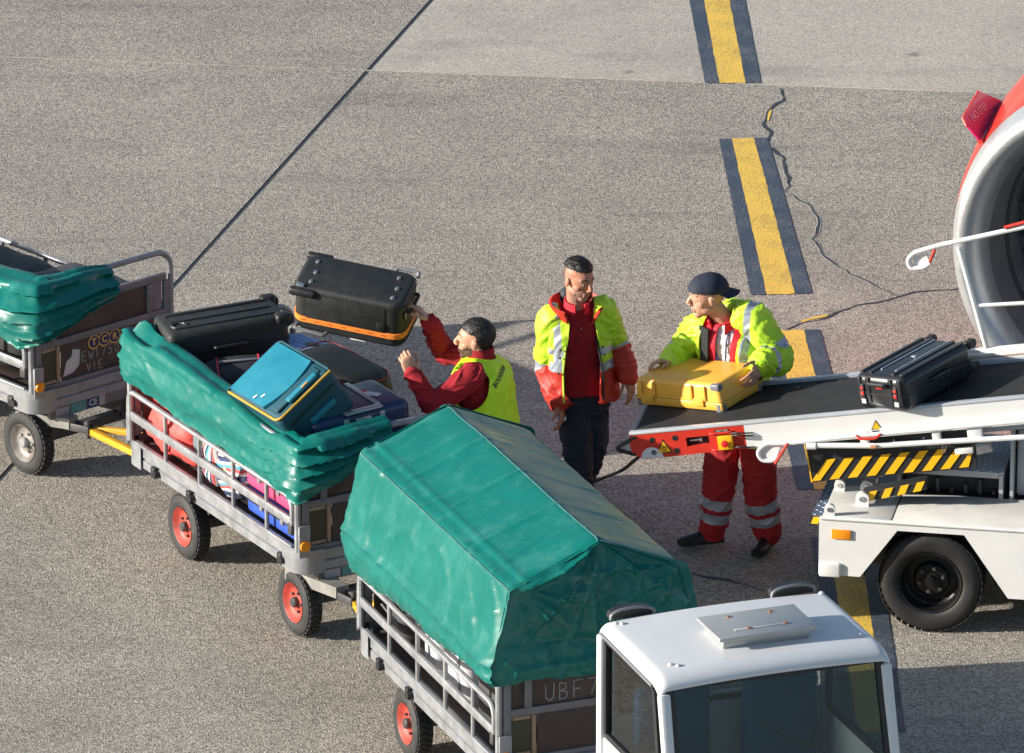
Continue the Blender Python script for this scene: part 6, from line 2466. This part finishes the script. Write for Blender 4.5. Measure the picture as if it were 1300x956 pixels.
# ================================================= worker in the navy cap
Y2 = -3.15
f2 = V((-.50, -.866, 0)).normalized()
r2 = f2.cross(V((0, 0, 1))).normalized()
S = dict(seed=7, fwd=f2, right=r2, neck=pz(921, 408, Y2 - .03), chest=pz(930, 440, Y2 - .03), pelvis=pz(942, 535, Y2 + .04),
         head=Head(pz(898, 376, Y2 - .06), (-.985, -.17, 0), -6, 2, 1.08),
         shR=pz(887, 418, Y2 + .08), elR=pz(868, 446, Y2 + .14), wrR=pz(852, 460, Y2 - .02),
         shL=pz(956, 404, Y2 - .10), elL=pz(987, 455, Y2 - .16), wrL=pz(966, 461, Y2 - .34),
         hipR=pz(920, 545, Y2 + .09), knR=pz(913, 622, Y2 + .08), anR=aty(905, 680, Y2 + .10), hipL=pz(960, 545, Y2 - .01), knL=pz(966, 630, Y2 + .02), anL=aty(974, 693, Y2 + .04),
         handR=((-.8, -.35, .2), (-.3, -.5, -.8), (.1, -.6, .7), (.5, .55, .6, .6), .05, .6),
         handL=((-.38, -.72, -.5), (-.75, .35, -.35), (-.6, .2, .75), (.30, .34, .36, .42), .10, .2, 1.05),
         toeR=(-1, -.25), toeL=(-.35, -.95), trous=WRED, skin=SKIN, leg=(.114, .10, .082), bands=((.07, .135), (.165, .23)), fade=False, beard=False)
S['anR'].z = .115
S['anL'].z = .115
P2 = person('person in a backwards navy cap and yellow jacket holding the yellow case', V((S['pelvis'].x, S['pelvis'].y, 0)), S)
me = garment(S, .17, .115, (.07, .06, .05), arms='', low=S['pelvis'] - V((0, 0, .02)))
wrinkle(me, .008, 4, 8)
put('t_shirt', me, P2, TEE)
S2 = dict(S)
me = garment(S2, .19, .135, (.075, .064, .052), low=S['pelvis'] + V((0, 0, 0)), cuff=.2)
wrinkle(me, .008, 6, 8)
def ot2(c, n):
    q = c - S['chest']
    ff, x, z = q.dot(f2), q.dot(r2), q.z
    if ff < .0: return False
    return abs(x + .005) < .052 + .012 * max(0, -z / .3) and z < .16
me = cut_open(me, ot2, .010)
put('fleece', me, P2, FLRED)
collar('fleece_collar', S, FLRED, P2, .078, .105, .085, 30, 330, .015, .035, .012, S['neck'] + V((0, 0, -.02)))
me = garment(S2, .208, .16, (.096, .088, .068), low=S['pelvis'] - V((0, 0, .08)), flare=.03, cuff=.06)
wrinkle(me, .014, 15, 10)
cR, cL = [S['shR'], S['elR'], S['wrR']], [S['shL'], S['elL'], S['wrL']]
def ot3(c, n):
    q = c - S['chest']
    ff, x, z = q.dot(f2), q.dot(r2), q.z
    if c.z < S['pelvis'].z - .09: return n.z < -.5
    if (c - S['neck']).length < .115 and c.z > S['neck'].z - .05: return True
    if ff < .0: return False
    if min(chain_t(c, cR)[0], chain_t(c, cL)[0]) < .10: return False
    return -.105 < x < .155 and z < .17
me = cut_open(me, ot3, .012)
def jp2(c, n):
    q = c - S['chest']
    x, z, ff = q.dot(r2), q.z, q.dot(f2)
    (dr, tr), (dl, tl) = chain_t(c, cR), chain_t(c, cL)
    if min(dr, dl) < .125 and (abs(x) > .19 or z < -.2):
        t = tr if dr < dl else tl
        L_ = .285
        if .19 < t < .255 or .40 < t < .44: return 1
        return 0
    if -.155 < z < -.095: return 1
    if z > -.10 and -.168 < x < -.125: return 1
    return 0
paint_mesh(me, [HIVIS, REFL], jp2)
put('jacket', me, P2)
# black zip flap on his right side, lanyard, hood
b = B()
rows = []
for i in range(9):
    u = i / 8
    rows.append([S['chest'] + r2 * (.085 + w * .085) + f2 * (.150 - .045 * w + .01 * u) + V((0, 0, lerp(.14, -.34, u))) for w in (0, .33, .66, 1)])
me = B().grid(rows).mesh('x')
def fns(o):
    q = o.modifiers.new('s', 'SOLIDIFY')
    q.thickness = .012
    q.offset = 0
put('zip_flap', modmesh(me, fns), P2, BLKF)
nk = S['neck']
lp = [nk + r2 * .072 + V((0, 0, .02)), nk + r2 * .062 + f2 * .098 + V((0, 0, -.06)), S['chest'] + r2 * .03 + f2 * .125 + V((0, 0, -.06)), S['chest'] + r2 * .01 + f2 * .132 + V((0, 0, -.16))]
rp = [nk - r2 * .072 + V((0, 0, .02)), nk - r2 * .060 + f2 * .098 + V((0, 0, -.06)), S['chest'] - r2 * .02 + f2 * .128 + V((0, 0, -.08)), S['chest'] + r2 * .008 + f2 * .134 + V((0, 0, -.16))]
b = B()
b.tube(fillet(lp, .05, 4), .0055, 6)
b.tube(fillet(rp, .05, 4), .0055, 6)
b.box(S['chest'] + r2 * .009 + f2 * .138 + V((0, 0, -.185)), (.016, .008, .05))
o = b.build('lanyard', mat('navy_ribbon', (.02, .03, .13), .6), P2)
o.location = -P2.location
b = B()
b.soft(nk - f2 * .115 - r2 * .035 + V((0, 0, .02)), (.24, .13, .17), Matrix((r2, f2, V((0, 0, 1)))).transposed(), 2.5, 8, .12, 5)
me = remesh(b, 'hood', .007, 3)
wrinkle(me, .012, 31, 8)
put('hood', me, P2, HIVIS)
# cap worn backwards: crown of panels, band, peak over the neck
h = S['head']
k = h.k
b = B()
b.ell(h.p(0, -.016, .040), (.088 * k, .109 * k, .092 * k), h.R, 40)
b.ell(h.p(0, .010, .040), (.083 * k, .092 * k, .086 * k), h.R, 40)
me = remesh(b, 'cap', .004, 3)
me = cut_open(me, lambda c, n: h.loc(c).z < .036 + .12 * h.loc(c).y, .005)
cap = put('cap', me, P2, CAPM)
rows = []
for i in range(17):
    a = rad(lerp(-66, 66, i / 16))
    row = []
    for j in range(7):
        u = j / 6
        L_ = .068 * math.cos(a * .9) ** .6
        x = math.sin(a) * .083
        y = -.016 - math.cos(a) * .105 - u * L_
        z = .022 - u * .030 - .10 * (x * x) * 10 * u * .4 + (.012 - abs(math.sin(a)) * .012)
        row.append(h.p(x * (1 + .05 * u), y, z))
    rows.append(row)
me = B().grid(rows).mesh('peak')
def fnp(o):
    q = o.modifiers.new('s', 'SOLIDIFY')
    q.thickness = .005
    q.offset = 0
put('cap_peak', modmesh(me, fnp), P2, CAPM)
b = B()
for a in (0, 60, 120):
    pts = []
    for i in range(21):
        t = rad(lerp(-82, 82, i / 20))
        pts.append(h.p(.0885 * math.sin(t) * math.sin(rad(a)), -.014 + .109 * math.sin(t) * math.cos(rad(a)), .040 + .0925 * math.cos(t)))
    b.tube(pts, .0022, 5)
b.ell(h.p(0, -.014, .134), (.009, .009, .006), n=10)
o = b.build('cap_seam', CAPM, P2)
o.location = -P2.location

# ================================================= worker in the yellow vest, seen from behind
Y3 = -3.7
f3 = V((-.90, .43, 0)).normalized()
r3 = f3.cross(V((0, 0, 1))).normalized()
grip = FC_O + FC_R @ V((.70 / 2 + .028, -.0, .05))
S = dict(seed=13, fwd=f3, right=r3, neck=pz(611, 452, Y3), chest=pz(611, 486, Y3), pelvis=pz(619, 562, Y3 + .02),
         head=Head(pz(603, 431, Y3 + .0), (-.97, .20, 0), 0, 0, 1.06),
         shR=pz(600, 456, Y3 + .17), elR=pz(562, 444, Y3 + .27), wrR=grip + V((.075, -.03, -.075)),
         shL=pz(597, 480, Y3 - .17), elL=pz(550, 514, Y3 - .28), wrL=pz(523, 474, Y3 - .20),
         hipR=pz(616, 570, Y3 + .11), knR=V((-.2, Y3 + .16, .5)), anR=V((-.16, Y3 + .17, .105)), hipL=pz(616, 572, Y3 - .07), knL=V((-.24, Y3 - .14, .5)), anL=V((-.18, Y3 - .16, .105)),
         handR=((-.62, .12, .75), (-.7, .0, -.5), (0, -1, .2), (.45, .5, .55, .55), .08, .3, 1.05),
         handL=((-.35, .2, .9), (-.3, .75, .2), (.2, .7, .5), (.85, .95, 1.0, 1.0), .03, .9, 1.05),
         toeR=(-1, .2), toeL=(-1, -.1), trous=NAVY, skin=SKIN, stub=BEARD, leg=(.105, .09, .08))
P3 = person('person in a yellow vest over a red fleece, reaching for the flying suitcase', V((S['pelvis'].x, S['pelvis'].y, 0)), S)
hair_cap(S['head'], 'hair', HAIR, P3, .048, .28, .004, .007, -.055, 6)
me = garment(S, .195, .135, (.082, .070, .052), low=S['pelvis'] - V((0, 0, .02)), cuff=.04)
wrinkle(me, .014, 21, 9)
put('fleece', me, P3, FLEECE)
collar('fleece_collar', S, FLEECE, P3, .078, .072, .06, 10, 350, .02, .015)
b = B()
torso(b, top_rings(S, .225, .163, .02, S['pelvis'] - V((0, 0, .08))))
for a in 'RL':
    limb(b, [S['sh' + a].lerp(S['neck'], .75) - V((0, 0, .05)), S['sh' + a].lerp(S['neck'], .35) - V((0, 0, .012))], [.07, .072])
me = remesh(b, 'vest', .0065, 4)
wrinkle(me, .010, 27, 6)
nk3 = S['neck']
def vt(c, n):
    q = c - S['chest']
    x, z, ff = q.dot(r3), q.z, q.dot(f3)
    if (c - nk3).length < .088 and n.z > .3: return True
    for a in 'RL':
        ax = (S['sh' + a] - V((0, 0, .055)))
        d = c - ax
        sx = 1 if a == 'R' else -1
        if d.dot(r3) * sx > -.055 and math.hypot(d.dot(f3) * 1.05, d.z * .82) < .118: return True
    return n.z < -.6 and z < -.3
me = cut_open(me, vt, .008)
paint_mesh(me, [VESTY, REFL], lambda c, n: 0)
vest = put('vest', me, P3)
# printed emblem and word on the back
bvh = BVHTree.FromPolygons([v.co.copy() for v in me.vertices], [tuple(p.vertices) for p in me.polygons])
nb = V((.86, -.50, .05)).normalized()
hit = aty(628, 480, Y3)
def on_vest(px, py):
    d = ray(px, py).normalized()
    q = bvh.ray_cast(CAM, d)
    return q[0], q[1]
def print_on(name, s, px, py, size, m, ang, bold=0.0):
    c, n = on_vest(px, py)
    if c is None: return
    n = (n + nb).normalized()
    tx = V((0, 0, 1)).cross(n).normalized()
    ty = n.cross(tx)
    tx, ty = tx * math.cos(ang) + ty * math.sin(ang), ty * math.cos(ang) - tx * math.sin(ang)
    M = Matrix((tx, ty, n)).transposed().to_4x4()
    M.translation = c
    o = text_obj(name, s, M, size, m, P3, 0, bold=bold)
    for v in o.data.vertices:
        q = bvh.ray_cast(v.co + n * .1, -n)
        if q[0] is not None: v.co = q[0] + n * .004
    o.location = -P3.location
    return o
print_on('lettering', 'acciona', 634, 477, .064, mat('dark_print', (.03, .035, .03), .6), .42, .001)
print_on('emblem', 'a', 620.5, 488, .13, mat('red_print', (.5, .06, .03), .6), .25, -.002)
